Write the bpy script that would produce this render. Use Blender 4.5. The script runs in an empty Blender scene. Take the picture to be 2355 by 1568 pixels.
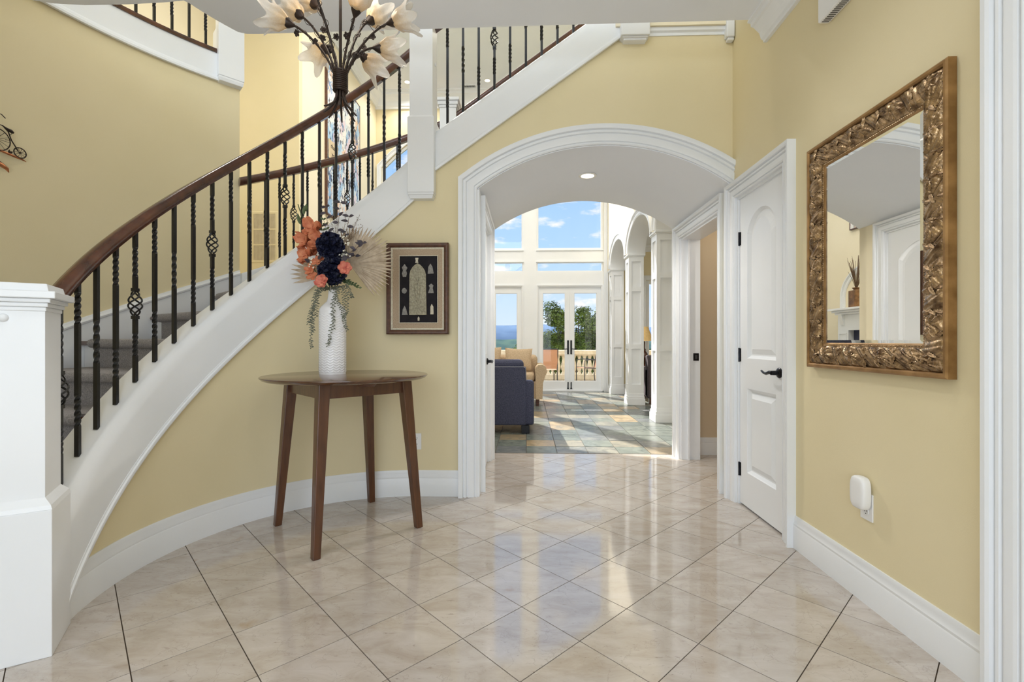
import bpy, bmesh, math, random
from math import sin, cos, pi, radians as rad, sqrt, atan2, hypot
from mathutils import Vector, Matrix
random.seed(7)
SC = bpy.context.scene
COL = SC.collection

# ---------------------------------------------------------------- camera
cam_d = bpy.data.cameras.new('camera')
cam_d.sensor_width = 36.0
cam_d.lens = 1083.636 / 2355 * 36.0
cam_d.clip_start = 0.05
cam_d.clip_end = 6000
cam = bpy.data.objects.new('camera', cam_d)
cam.location = (0, 0, 1.115)
cam.rotation_euler = (rad(90), 0, rad(1.915))
COL.objects.link(cam)
SC.camera = cam

# ---------------------------------------------------------------- view
SC.view_settings.view_transform = 'Standard'
SC.view_settings.look = 'None'
SC.view_settings.exposure = 0.12
SC.view_settings.gamma = 1.0
SC.view_settings.use_curve_mapping = False
SC.cycles.max_bounces = 8
SC.cycles.diffuse_bounces = 5
SC.cycles.glossy_bounces = 4
SC.cycles.transparent_max_bounces = 12
SC.cycles.sample_clamp_indirect = 6.0
SC.cycles.caustics_reflective = False
SC.cycles.caustics_refractive = False

# ---------------------------------------------------------------- sky
W = bpy.data.worlds.new('sky')
SC.world = W
W.use_nodes = True
nt = W.node_tree
for n in list(nt.nodes):
    nt.nodes.remove(n)
def wn(t, **k):
    n = nt.nodes.new(t)
    for a, b in k.items():
        setattr(n, a, b)
    return n
w_out = wn('ShaderNodeOutputWorld'); w_bg = wn('ShaderNodeBackground'); w_tc = wn('ShaderNodeTexCoord')
w_sep = wn('ShaderNodeSeparateXYZ'); w_ramp = wn('ShaderNodeValToRGB')
nt.links.new(w_tc.outputs['Generated'], w_sep.inputs[0])
nt.links.new(w_sep.outputs['Z'], w_ramp.inputs['Fac'])
e = w_ramp.color_ramp.elements
e[0].position = 0.0; e[0].color = (0.72, 0.85, 1.0, 1)
e[1].position = 0.5; e[1].color = (0.26, 0.50, 0.94, 1)
m = w_ramp.color_ramp.elements.new(0.2); m.color = (0.45, 0.69, 1.0, 1)
w_map = wn('ShaderNodeMapping'); w_map.inputs['Scale'].default_value = (2.2, 2.2, 6.0); w_map.inputs['Location'].default_value = (0.37, 0.2, 0.55)
w_noise = wn('ShaderNodeTexNoise'); w_noise.inputs['Scale'].default_value = 4.6; w_noise.inputs['Detail'].default_value = 8; w_noise.inputs['Roughness'].default_value = 0.56
w_cr = wn('ShaderNodeValToRGB'); w_cr.color_ramp.elements[0].position = 0.54; w_cr.color_ramp.elements[1].position = 0.67
w_mix = wn('ShaderNodeMixRGB'); w_mix.inputs['Color2'].default_value = (1.0, 0.98, 0.97, 1)
nt.links.new(w_tc.outputs['Generated'], w_map.inputs[0]); nt.links.new(w_map.outputs[0], w_noise.inputs['Vector'])
nt.links.new(w_noise.outputs['Fac'], w_cr.inputs['Fac']); nt.links.new(w_cr.outputs['Color'], w_mix.inputs['Fac'])
nt.links.new(w_ramp.outputs['Color'], w_mix.inputs['Color1']); nt.links.new(w_mix.outputs['Color'], w_bg.inputs['Color'])
w_bg.inputs['Strength'].default_value = 1.0
nt.links.new(w_bg.outputs[0], w_out.inputs['Surface'])

# ---------------------------------------------------------------- sun, daylight and fill lights
def light(name, kind, loc, energy, color=(1, 1, 1), **k):
    d = bpy.data.lights.new(name, kind)
    d.energy = energy; d.color = color
    rot = k.pop('rot', None)
    for a, b in k.items():
        setattr(d, a, b)
    o = bpy.data.objects.new(name, d); o.location = loc
    if rot: o.rotation_euler = rot
    COL.objects.link(o)
    return o
sun_az, sun_el = rad(29), rad(40)
sun_from = Vector((-sin(sun_az) * cos(sun_el), cos(sun_az) * cos(sun_el), sin(sun_el)))
sun = light('sun', 'SUN', (0, 30, 30), 13.0, (1.0, 0.96, 0.89), angle=rad(0.6))
sun.rotation_euler = sun_from.to_track_quat('Z', 'Y').to_euler()
# daylight entering through the glazed front entrance behind the camera
light('entry_daylight', 'AREA', (-0.45, -2.3, 1.35), 66, (0.87, 0.935, 1.0), shape='RECTANGLE', size=3.2, size_y=2.5, rot=(rad(90), 0, 0))
# unseen area light added to brighten the upper floor
light('upper_floor_fill', 'AREA', (-1.6, -2.2, 4.9), 120, (0.88, 0.94, 1.0), shape='RECTANGLE', size=4.0, size_y=2.2, rot=(rad(90), 0, 0))

# area light added out of view under the ceiling, lifts living room and vault
light('great_room_fill', 'AREA', (-1.0, 6.4, 6.5), 85, (1.0, 0.975, 0.94), shape='RECTANGLE', size=3.4, size_y=2.8)

# ---------------------------------------------------------------- materials
def lin(r, g, b):
    f = lambda c: (c / 255 / 12.92) if c <= 10.3 else ((c / 255 + 0.055) / 1.055) ** 2.4
    return (f(r), f(g), f(b), 1)
MATS = {}
def newmat(name):
    m = bpy.data.materials.new(name); m.use_nodes = True
    MATS[name] = m
    nd = m.node_tree.nodes
    return m, nd, m.node_tree.links, nd['Principled BSDF']
def noise_mat(name, c1, c2=None, rough=0.5, scale=8, detail=4, bump=0.0, bscale=None, metallic=0.0, spec=0.5, stretch=(1, 1, 1), p0=0.35, p1=0.65, obj_random=0.0, coat=0.0, **kw):
    m, nd, lk, b = newmat(name)
    b.inputs['Roughness'].default_value = rough; b.inputs['Metallic'].default_value = metallic
    b.inputs['Specular IOR Level'].default_value = spec
    b.inputs['Coat Weight'].default_value = coat
    b.inputs['Coat Roughness'].default_value = 0.1
    for k, v in kw.items():
        b.inputs[k].default_value = v
    tc = nd.new('ShaderNodeTexCoord'); mp = nd.new('ShaderNodeMapping'); mp.inputs['Scale'].default_value = stretch
    lk.new(tc.outputs['Object'], mp.inputs[0])
    n = nd.new('ShaderNodeTexNoise'); n.inputs['Scale'].default_value = scale; n.inputs['Detail'].default_value = detail
    lk.new(mp.outputs[0], n.inputs['Vector'])
    cr = nd.new('ShaderNodeValToRGB'); cr.color_ramp.elements[0].position = p0; cr.color_ramp.elements[1].position = p1
    cr.color_ramp.elements[0].color = c1; cr.color_ramp.elements[1].color = c2 or c1
    lk.new(n.outputs['Fac'], cr.inputs['Fac'])
    out = cr.outputs['Color']
    if obj_random:
        oi = nd.new('ShaderNodeObjectInfo'); hs = nd.new('ShaderNodeHueSaturation'); mr = nd.new('ShaderNodeMapRange')
        mr.inputs['To Min'].default_value = 1 - obj_random; mr.inputs['To Max'].default_value = 1 + obj_random
        lk.new(oi.outputs['Random'], mr.inputs['Value']); lk.new(mr.outputs[0], hs.inputs['Value']); lk.new(out, hs.inputs['Color'])
        out = hs.outputs['Color']
    lk.new(out, b.inputs['Base Color'])
    if bump:
        n2 = nd.new('ShaderNodeTexNoise'); n2.inputs['Scale'].default_value = bscale or scale * 4; n2.inputs['Detail'].default_value = 3
        lk.new(mp.outputs[0], n2.inputs['Vector'])
        bp = nd.new('ShaderNodeBump'); bp.inputs['Strength'].default_value = bump; bp.inputs['Distance'].default_value = 0.01
        lk.new(n2.outputs['Fac'], bp.inputs['Height']); lk.new(bp.outputs[0], b.inputs['Normal'])
    return m
Y1, Y2 = lin(228, 215, 176), lin(231, 218, 181)
noise_mat('yellow_paint', Y1, Y2, 0.62, 1.5, bump=0.06, bscale=260, spec=0.35)
noise_mat('tan_paint', lin(208, 191, 164), lin(212, 195, 168), 0.62, 1.5, bump=0.06, bscale=260, spec=0.3)
noise_mat('cream_paint', lin(237, 227, 200), lin(240, 230, 204), 0.62, 1.5, bump=0.05, bscale=260, spec=0.3)
noise_mat('ceiling_paint', lin(237, 240, 246), lin(240, 243, 248), 0.75, 1.5, bump=0.04, bscale=200, spec=0.2)
noise_mat('trim_paint', lin(234, 237, 240), lin(238, 240, 243), 0.3, 2.0, bump=0.02, bscale=60, spec=0.5)
noise_mat('wood_dark', lin(58, 28, 14), lin(104, 56, 28), 0.32, 6, 6, bump=0.05, stretch=(1, 1, 14), coat=0.3, p0=0.3, p1=0.72)
noise_mat('wood_rail', lin(56, 28, 16), lin(100, 56, 32), 0.25, 9, 6, bump=0.05, stretch=(1, 1, 1), coat=0.5, p0=0.3, p1=0.75)
noise_mat('wood_table', lin(70, 40, 22), lin(98, 60, 34), 0.34, 5, 6, bump=0.04, stretch=(9, 9, 1.2), coat=0.25, p0=0.28, p1=0.75)
noise_mat('wood_top', lin(72, 46, 30), lin(100, 66, 42), 0.2, 5, 6, bump=0.02, stretch=(1.5, 12, 1), coat=0.5, p0=0.28, p1=0.75)
noise_mat('wood_frame', lin(74, 46, 32), lin(98, 64, 44), 0.45, 12, 5, bump=0.05, stretch=(3, 3, 3))
noise_mat('iron', lin(13, 13, 15), lin(20, 20, 22), 0.34, 30, bump=0.08, spec=0.5)
noise_mat('bronze', lin(38, 28, 23), lin(56, 41, 33), 0.42, 30, bump=0.08, metallic=0.35)
noise_mat('black_metal', lin(20, 20, 22), lin(30, 30, 34), 0.3, 20, metallic=0.5)
noise_mat('hinge_metal', lin(22, 22, 26), lin(44, 44, 50), 0.25, 60, metallic=0.7)
noise_mat('carpet', lin(162, 159, 162), lin(208, 204, 206), 0.95, 170, 3, bump=1.0, bscale=420, spec=0.1)
noise_mat('porcelain', lin(240, 240, 243), lin(244, 244, 246), 0.25, 3, coat=0.3)
noise_mat('white_plastic', lin(240, 240, 240), None, 0.3, 3)
noise_mat('dark_slot', lin(60, 60, 60), None, 0.5, 3)
noise_mat('gilt', lin(92, 70, 50), lin(198, 168, 130), 0.24, 26, 4, bump=0.2, bscale=130, metallic=0.85, p0=0.3, p1=0.7)
noise_mat('gilt_dark', lin(66, 44, 30), lin(120, 92, 66), 0.42, 40, 4, bump=0.3, bscale=160, metallic=0.6)
noise_mat('gilt_edge', lin(136, 102, 60), lin(172, 134, 86), 0.38, 14, 4, bump=0.05, metallic=0.5)
noise_mat('navy_fabric', lin(62, 65, 84), lin(84, 87, 108), 0.9, 120, 3, bump=0.4, bscale=400, spec=0.15)
noise_mat('tan_fabric', lin(188, 166, 138), lin(206, 184, 156), 0.9, 60, 3, bump=0.3, bscale=300, spec=0.15)
noise_mat('brown_fabric', lin(84, 76, 80), lin(106, 97, 100), 0.9, 120, 3, bump=0.4, bscale=400, spec=0.15)
noise_mat('piping', lin(120, 122, 134), None, 0.8, 30)
noise_mat('lamp_shade', lin(214, 180, 120), lin(226, 194, 134), 0.8, 30)
noise_mat('stone_cream', lin(200, 188, 164), lin(216, 204, 182), 0.8, 14, bump=0.15)
noise_mat('terrace_stone', lin(160, 142, 112), lin(178, 160, 132), 0.8, 6, bump=0.1)
noise_mat('sling_fabric', lin(154, 112, 84), lin(172, 128, 98), 0.85, 90, bump=0.2)
noise_mat('bark', lin(52, 42, 32), lin(86, 70, 54), 0.9, 18, bump=0.5)
noise_mat('foliage', lin(46, 66, 22), lin(112, 130, 50), 0.85, 3.0, 3, spec=0.12, **{'Subsurface Weight': 0.0})
noise_mat('hill_far', lin(88, 108, 134), lin(98, 119, 144), 1.0, 0.012, spec=0.0)  # distance haze mixed into the base colour as a blue tint
noise_mat('hill_mid', lin(60, 82, 84), lin(78, 98, 90), 1.0, 0.03, spec=0.0)  # blue-green base colour carries some of the distance haze
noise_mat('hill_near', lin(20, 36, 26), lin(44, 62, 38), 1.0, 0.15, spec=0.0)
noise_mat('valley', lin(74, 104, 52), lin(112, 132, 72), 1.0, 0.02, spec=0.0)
noise_mat('bulb_trim', lin(238, 236, 230), None, 0.4, 3)
noise_mat('mortar', lin(88, 74, 60), lin(72, 60, 48), 0.9, 40)
noise_mat('slate_grout', lin(74, 72, 68), lin(92, 88, 82), 0.9, 40)

def emit_mat(name, col, strength):
    m, nd, lk, b = newmat(name)
    b.inputs['Base Color'].default_value = col
    b.inputs['Emission Color'].default_value = col; b.inputs['Emission Strength'].default_value = strength
    return m
emit_mat('lamp_glow', (1.0, 0.93, 0.78, 1), 5.0)

def mirror_mat():
    m, nd, lk, b = newmat('mirror_glass')
    b.inputs['Metallic'].default_value = 1.0; b.inputs['Roughness'].default_value = 0.0
    b.inputs['Base Color'].default_value = (0.97, 0.98, 0.97, 1)
mirror_mat()
def pane_mat():
    m, nd, lk, b = newmat('pane_glass')
    out = nd['Material Output']
    tr = nd.new('ShaderNodeBsdfTransparent'); gl = nd.new('ShaderNodeBsdfGlossy'); gl.inputs['Roughness'].default_value = 0.02
    fr = nd.new('ShaderNodeFresnel'); fr.inputs['IOR'].default_value = 1.3
    mx = nd.new('ShaderNodeMixShader')
    lk.new(fr.outputs[0], mx.inputs[0]); lk.new(tr.outputs[0], mx.inputs[1]); lk.new(gl.outputs[0], mx.inputs[2]); lk.new(mx.outputs[0], out.inputs['Surface'])
pane_mat()
def shade_glass():
    m, nd, lk, b = newmat('shade_glass')
    tc = nd.new('ShaderNodeTexCoord'); sep = nd.new('ShaderNodeSeparateXYZ'); lk.new(tc.outputs['Object'], sep.inputs[0])
    nz = nd.new('ShaderNodeTexNoise'); nz.inputs['Scale'].default_value = 22; nz.inputs['Detail'].default_value = 4
    ad = nd.new('ShaderNodeMath'); ad.operation = 'MULTIPLY_ADD'; ad.inputs[1].default_value = 0.05; lk.new(nz.outputs['Fac'], ad.inputs[0]); lk.new(sep.outputs['Z'], ad.inputs[2])
    cr = nd.new('ShaderNodeValToRGB'); cr.color_ramp.elements[0].position = 0.02; cr.color_ramp.elements[1].position = 0.11
    cr.color_ramp.elements[0].color = lin(226, 192, 140); cr.color_ramp.elements[1].color = lin(246, 240, 230)
    lk.new(ad.outputs[0], cr.inputs['Fac']); lk.new(cr.outputs['Color'], b.inputs['Base Color'])
    b.inputs['Roughness'].default_value = 0.16; b.inputs['Transmission Weight'].default_value = 0.5; b.inputs['IOR'].default_value = 1.15
    nz2 = nd.new('ShaderNodeTexNoise'); nz2.inputs['Scale'].default_value = 60; mp2 = nd.new('ShaderNodeMapping'); mp2.inputs['Scale'].default_value = (1, 1, .12); lk.new(tc.outputs['Object'], mp2.inputs[0]); lk.new(mp2.outputs[0], nz2.inputs['Vector'])
    bp = nd.new('ShaderNodeBump'); bp.inputs['Strength'].default_value = .5; bp.inputs['Distance'].default_value = .004; lk.new(nz2.outputs['Fac'], bp.inputs['Height']); lk.new(bp.outputs[0], b.inputs['Normal'])
    b.inputs['Coat Weight'].default_value = 0.5
    b.inputs['Subsurface Weight'].default_value = 0.0
    lk.new(cr.outputs['Color'], b.inputs['Emission Color']); b.inputs['Emission Strength'].default_value = 0.06
shade_glass()

def marble_mat():
    m, nd, lk, b = newmat('cream_marble')
    tc = nd.new('ShaderNodeTexCoord'); oi = nd.new('ShaderNodeObjectInfo'); va = nd.new('ShaderNodeVectorMath'); va.operation = 'ADD'
    vs = nd.new('ShaderNodeVectorMath'); vs.operation = 'SCALE'; vs.inputs['Scale'].default_value = 40
    cx = nd.new('ShaderNodeCombineXYZ'); lk.new(oi.outputs['Random'], cx.inputs[0]); lk.new(oi.outputs['Random'], cx.inputs[1]); lk.new(cx.outputs[0], vs.inputs[0])
    lk.new(tc.outputs['Object'], va.inputs[0]); lk.new(vs.outputs[0], va.inputs[1])
    mp = nd.new('ShaderNodeMapping'); mp.inputs['Scale'].default_value = (1.0, 2.2, 1.0); mp.inputs['Rotation'].default_value = (0, 0, 0.35)
    lk.new(va.outputs[0], mp.inputs[0])
    n1 = nd.new('ShaderNodeTexNoise'); n1.inputs['Scale'].default_value = 5; n1.inputs['Detail'].default_value = 8; n1.inputs['Roughness'].default_value = 0.65; n1.inputs['Distortion'].default_value = 0.6
    lk.new(mp.outputs[0], n1.inputs['Vector'])
    cr = nd.new('ShaderNodeValToRGB'); els = cr.color_ramp.elements
    els[0].position = 0.28; els[0].color = lin(173, 160, 146); els[1].position = 0.72; els[1].color = lin(201, 193, 186)
    k = els.new(0.5); k.color = lin(190, 180, 170)
    lk.new(n1.outputs['Fac'], cr.inputs['Fac'])
    # dark mineral flecks and short veins
    n2 = nd.new('ShaderNodeTexNoise'); n2.inputs['Scale'].default_value = 21; n2.inputs['Detail'].default_value = 10; n2.inputs['Roughness'].default_value = 0.75; n2.inputs['Distortion'].default_value = 0.3
    mp2 = nd.new('ShaderNodeMapping'); mp2.inputs['Scale'].default_value = (1, 3.2, 1); mp2.inputs['Rotation'].default_value = (0, 0, -0.1); lk.new(va.outputs[0], mp2.inputs[0]); lk.new(mp2.outputs[0], n2.inputs['Vector'])
    r2 = nd.new('ShaderNodeValToRGB'); r2.color_ramp.elements[0].position = 0.60; r2.color_ramp.elements[1].position = 0.68
    lk.new(n2.outputs['Fac'], r2.inputs['Fac'])
    mf = nd.new('ShaderNodeMath'); mf.operation = 'MULTIPLY'; mf.inputs[1].default_value = 0.6; lk.new(r2.outputs['Color'], mf.inputs[0])
    mx = nd.new('ShaderNodeMixRGB'); mx.inputs['Color2'].default_value = lin(112, 98, 82); lk.new(mf.outputs[0], mx.inputs['Fac']); lk.new(cr.outputs['Color'], mx.inputs['Color1'])
    # thin cracks
    v = nd.new('ShaderNodeTexVoronoi'); v.feature = 'DISTANCE_TO_EDGE'; v.inputs['Scale'].default_value = 3.6
    dn = nd.new('ShaderNodeTexNoise'); dn.inputs['Scale'].default_value = 7; dn.inputs['Detail'].default_value = 5
    vm = nd.new('ShaderNodeVectorMath'); vm.operation = 'MULTIPLY_ADD'; vm.inputs[1].default_value = (0.5, 0.5, 0.5); lk.new(va.outputs[0], dn.inputs['Vector']); lk.new(dn.outputs['Color'], vm.inputs[0]); lk.new(va.outputs[0], vm.inputs[2]); lk.new(vm.outputs[0], v.inputs['Vector'])
    r3 = nd.new('ShaderNodeValToRGB'); r3.color_ramp.elements[0].position = 0.0; r3.color_ramp.elements[0].color = (1, 1, 1, 1); r3.color_ramp.elements[1].position = 0.012; r3.color_ramp.elements[1].color = (0, 0, 0, 1)
    lk.new(v.outputs['Distance'], r3.inputs['Fac'])
    m3 = nd.new('ShaderNodeMath'); m3.operation = 'MULTIPLY'; lk.new(r3.outputs['Color'], m3.inputs[0]); lk.new(n1.outputs['Fac'], m3.inputs[1])
    m4 = nd.new('ShaderNodeMath'); m4.operation = 'MULTIPLY'; m4.inputs[1].default_value = 0.45; lk.new(m3.outputs[0], m4.inputs[0])
    mx2 = nd.new('ShaderNodeMixRGB'); mx2.inputs['Color2'].default_value = lin(126, 112, 96); lk.new(m4.outputs[0], mx2.inputs['Fac']); lk.new(mx.outputs['Color'], mx2.inputs['Color1'])
    # ochre stains on a few tiles
    n5 = nd.new('ShaderNodeTexNoise'); n5.inputs['Scale'].default_value = 3.0; n5.inputs['Detail'].default_value = 6; lk.new(va.outputs[0], n5.inputs['Vector'])
    r5 = nd.new('ShaderNodeValToRGB'); r5.color_ramp.elements[0].position = 0.68; r5.color_ramp.elements[1].position = 0.76; lk.new(n5.outputs['Fac'], r5.inputs['Fac'])
    m5 = nd.new('ShaderNodeMath'); m5.operation = 'MULTIPLY'; m5.inputs[1].default_value = 0.7; lk.new(r5.outputs['Color'], m5.inputs[0])
    mx3 = nd.new('ShaderNodeMixRGB'); mx3.inputs['Color2'].default_value = lin(168, 134, 86); lk.new(m5.outputs[0], mx3.inputs['Fac']); lk.new(mx2.outputs['Color'], mx3.inputs['Color1'])
    hs = nd.new('ShaderNodeHueSaturation'); mr = nd.new('ShaderNodeMapRange'); mr.inputs['To Min'].default_value = 0.94; mr.inputs['To Max'].default_value = 1.05
    lk.new(oi.outputs['Random'], mr.inputs['Value']); lk.new(mr.outputs[0], hs.inputs['Value']); lk.new(mx3.outputs['Color'], hs.inputs['Color'])
    lk.new(hs.outputs['Color'], b.inputs['Base Color'])
    rr = nd.new('ShaderNodeMapRange'); rr.inputs['To Min'].default_value = 0.03; rr.inputs['To Max'].default_value = 0.11; lk.new(n1.outputs['Fac'], rr.inputs['Value']); lk.new(rr.outputs[0], b.inputs['Roughness'])
    b.inputs['IOR'].default_value = 1.9
marble_mat()
def slate_mat():
    m, nd, lk, b = newmat('slate')
    tc = nd.new('ShaderNodeTexCoord'); oi = nd.new('ShaderNodeObjectInfo'); va = nd.new('ShaderNodeVectorMath'); va.operation = 'ADD'
    vs = nd.new('ShaderNodeVectorMath'); vs.operation = 'SCALE'; vs.inputs['Scale'].default_value = 60
    cx = nd.new('ShaderNodeCombineXYZ'); lk.new(oi.outputs['Random'], cx.inputs[0]); lk.new(oi.outputs['Random'], cx.inputs[2]); lk.new(cx.outputs[0], vs.inputs[0])
    lk.new(tc.outputs['Object'], va.inputs[0]); lk.new(vs.outputs[0], va.inputs[1])
    n1 = nd.new('ShaderNodeTexNoise'); n1.inputs['Scale'].default_value = 5; n1.inputs['Detail'].default_value = 8; n1.inputs['Roughness'].default_value = 0.65; n1.inputs['Distortion'].default_value = 1.2
    lk.new(va.outputs[0], n1.inputs['Vector'])
    base = nd.new('ShaderNodeValToRGB'); base.color_ramp.interpolation = 'EASE'
    E_ = base.color_ramp.elements
    E_[0].position = 0.0; E_[0].color = lin(104, 112, 108); E_[1].position = 1.0; E_[1].color = lin(168, 148, 116)
    for p_, c_ in ((0.3, lin(122, 128, 120)), (0.55, lin(112, 116, 118)), (0.75, lin(140, 138, 126)), (0.9, lin(158, 142, 116))):
        q = E_.new(p_); q.color = c_
    ad = nd.new('ShaderNodeMath'); ad.operation = 'MULTIPLY_ADD'; ad.inputs[1].default_value = 0.4; lk.new(n1.outputs['Fac'], ad.inputs[0])
    sb = nd.new('ShaderNodeMath'); sb.operation = 'SUBTRACT'; sb.inputs[1].default_value = 0.2; lk.new(oi.outputs['Random'], sb.inputs[0]); lk.new(sb.outputs[0], ad.inputs[2])
    lk.new(ad.outputs[0], base.inputs['Fac'])
    mx = nd.new('ShaderNodeMixRGB'); mx.blend_type = 'MULTIPLY'; mx.inputs['Fac'].default_value = 0.35
    r2 = nd.new('ShaderNodeValToRGB'); r2.color_ramp.elements[0].position = 0.3; r2.color_ramp.elements[1].position = 0.6
    lk.new(n1.outputs['Fac'], r2.inputs['Fac']); lk.new(base.outputs['Color'], mx.inputs['Color1']); lk.new(r2.outputs['Color'], mx.inputs['Color2'])
    lk.new(mx.outputs['Color'], b.inputs['Base Color'])
    b.inputs['Roughness'].default_value = 0.27
    bp = nd.new('ShaderNodeBump'); bp.inputs['Strength'].default_value = 0.22; bp.inputs['Distance'].default_value = 0.01; lk.new(n1.outputs['Fac'], bp.inputs['Height']); lk.new(bp.outputs[0], b.inputs['Normal'])
slate_mat()

# ---------------------------------------------------------------- mesh helpers (everything is modelled in world coordinates)
def origin_of(p):
    v = Vector((0, 0, 0))
    while p:
        v += p.location; p = p.parent
    return v
class MB:
    def __init__(s):
        s.v = []; s.f = []
    def add(s, vs, fs):
        n = len(s.v); s.v += [Vector(p) for p in vs]; s.f += [[i + n for i in f] for f in fs]; return s
    def box(s, x0, x1, y0, y1, z0, z1):
        return s.add([(x0, y0, z0), (x1, y0, z0), (x1, y1, z0), (x0, y1, z0), (x0, y0, z1), (x1, y0, z1), (x1, y1, z1), (x0, y1, z1)],
                     [(0, 3, 2, 1), (4, 5, 6, 7), (0, 1, 5, 4), (1, 2, 6, 5), (2, 3, 7, 6), (3, 0, 4, 7)])
    def hexa(s, bot, top):
        n = len(bot)
        return s.add(list(bot) + list(top), [list(range(n))[::-1], list(range(n, 2 * n))] + [(i, (i + 1) % n, n + (i + 1) % n, n + i) for i in range(n)])
    def prism(s, poly, mp, n0, n1):            # 2-D polygon extruded between depths n0, n1 through mapping mp(u,v,n)
        return s.hexa([mp(u, v, n0) for u, v in poly], [mp(u, v, n1) for u, v in poly])
    def sweep(s, path, prof, mp, closed=False, caps=True):   # planar path, profile (outward offset, height) with mitred corners
        n = len(path); rows = []
        for i, (u, v) in enumerate(path):
            def nrm(a, b):
                d = (b[0] - a[0], b[1] - a[1]); l = hypot(*d) or 1
                return (d[1] / l, -d[0] / l)
            if closed:
                n1 = nrm(path[i - 1], path[i]); n2 = nrm(path[i], path[(i + 1) % n])
            else:
                n1 = nrm(path[max(i - 1, 0)], path[max(i, 1)]); n2 = nrm(path[min(i, n - 2)], path[min(i + 1, n - 1)])
            k = 1 + n1[0] * n2[0] + n1[1] * n2[1]
            m = ((n1[0] + n2[0]) / max(k, .2), (n1[1] + n2[1]) / max(k, .2))
            rows.append([mp(u + m[0] * a, v + m[1] * a, b) for a, b in prof])
        return s.rows(rows, closed, caps)
    def rows(s, rows, closed=False, caps=True, loop=True):
        n = len(rows); k = len(rows[0]); base = len(s.v)
        for r in rows: s.v += [Vector(p) for p in r]
        for i in range(n if closed else n - 1):
            j = (i + 1) % n
            for a in range(k if loop else k - 1):
                b = (a + 1) % k
                s.f.append([base + i * k + a, base + i * k + b, base + j * k + b, base + j * k + a])
        if caps and not closed and loop:
            s.f.append([base + a for a in range(k)][::-1]); s.f.append([base + (n - 1) * k + a for a in range(k)])
        return s
    def tube(s, pts, r, k=8, caps=True):
        pts = [Vector(p) for p in pts]; n = len(pts); rows = []; ref = None
        rr = r if hasattr(r, '__len__') else [r] * n
        for i, p in enumerate(pts):
            t = (pts[min(i + 1, n - 1)] - pts[max(i - 1, 0)]).normalized()
            if ref is None:
                ref = Vector((0, 0, 1)) if abs(t.z) < .9 else Vector((1, 0, 0))
            a = t.cross(ref)
            if a.length < 1e-6: a = t.cross(Vector((0, 1, 0)))
            a.normalize(); b = t.cross(a).normalized(); ref = -b if False else a.cross(t)
            rows.append([p + (a * cos(2 * pi * q / k) + b * sin(2 * pi * q / k)) * rr[i] for q in range(k)])
        return s.rows(rows, caps=caps)
    def lathe(s, c, prof, k=20, axis=None):    # profile (radius, height)
        c = Vector(c); q = Vector((0, 0, 1)).rotation_difference(Vector(axis)) if axis else None
        rows = []
        for r, h in prof:
            ring = [Vector((r * cos(2 * pi * a / k), r * sin(2 * pi * a / k), h)) for a in range(k)]
            rows.append([c + (q @ p if q else p) for p in ring])
        hollow = prof[0][0] > 0 and prof[-1][0] > 0
        return s.rows(rows, closed=hollow, caps=False)
    def xform(s, mtx):
        s.v = [mtx @ p for p in s.v]; return s
    def build(s, name, mat, parent=None, smooth=None, bev=0, seg=2, **tags):
        lo = Vector([min(p[i] for p in s.v) for i in range(3)]); hi = Vector([max(p[i] for p in s.v) for i in range(3)])
        if parent is not None:
            org = origin_of(parent); loc = Vector((0, 0, 0))
        else:
            org = Vector(((lo.x + hi.x) / 2, (lo.y + hi.y) / 2, lo.z)); loc = org
        me = bpy.data.meshes.new(name)
        me.from_pydata([p - org for p in s.v], [], s.f); me.validate(); 
        bm = bmesh.new(); bm.from_mesh(me); bmesh.ops.recalc_face_normals(bm, faces=bm.faces); bm.to_mesh(me); bm.free()
        finish(me, mat, smooth)
        o = bpy.data.objects.new(name, me); o.location = loc; COL.objects.link(o); o.parent = parent
        if bev:
            b = o.modifiers.new('bevel', 'BEVEL'); b.width = bev; b.segments = seg; b.limit_method = 'ANGLE'; b.angle_limit = rad(40)
            if smooth is None:
                me.polygons.foreach_set('use_smooth', [False] * len(me.polygons))
        for k_, v_ in tags.items(): o[k_] = v_
        return o
def finish(me, mat, smooth):
    me.materials.append(MATS[mat])
    if smooth:
        me.polygons.foreach_set('use_smooth', [True] * len(me.polygons))
        me.set_sharp_from_angle(angle=rad(smooth))
def thing(name, label, cat, loc=(0, 0, 0), group=None, kind=None):
    o = bpy.data.objects.new(name, None); o.location = loc; o.empty_display_size = .1; COL.objects.link(o)
    o['label'] = label; o['category'] = cat
    if group: o['group'] = group
    if kind: o['kind'] = kind
    return o
def clone(o, parent=None, loc=None, rot=None, name=None):
    c = o.copy(); COL.objects.link(c); c.parent = parent
    if name: c.name = name
    if loc is not None: c.location = loc
    if rot is not None: c.rotation_euler = rot
    return c
def clone_tree(o, parent=None, loc=None, rot=None, **tags):
    c = clone(o, parent, loc, rot)
    for k, v in tags.items(): c[k] = v
    for ch in list(o.children): clone_tree(ch, c)
    return c
def shared(parent, name, mesh, loc, rot=None, scale=None):
    o = bpy.data.objects.new(name, mesh); o.parent = parent; o.location = loc
    if rot is not None:
        if isinstance(rot, Matrix): o.rotation_euler = rot.to_euler()
        else: o.rotation_euler = rot
    if scale: o.scale = scale
    COL.objects.link(o); return o
def mesh_only(mb, name, mat, smooth=None):
    me = bpy.data.meshes.new(name); me.from_pydata(mb.v, [], mb.f); me.validate()
    bm = bmesh.new(); bm.from_mesh(me); bmesh.ops.recalc_face_normals(bm, faces=bm.faces); bm.to_mesh(me); bm.free()
    finish(me, mat, smooth); return me
S = dict(kind='structure')
XYZ = lambda x, y, z: (x, y, z)
FY = lambda Y, sgn=-1: (lambda u, v, n: (u, Y + sgn * n, v))      # plane facing -Y (sgn -1): u = x, v = z
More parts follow.
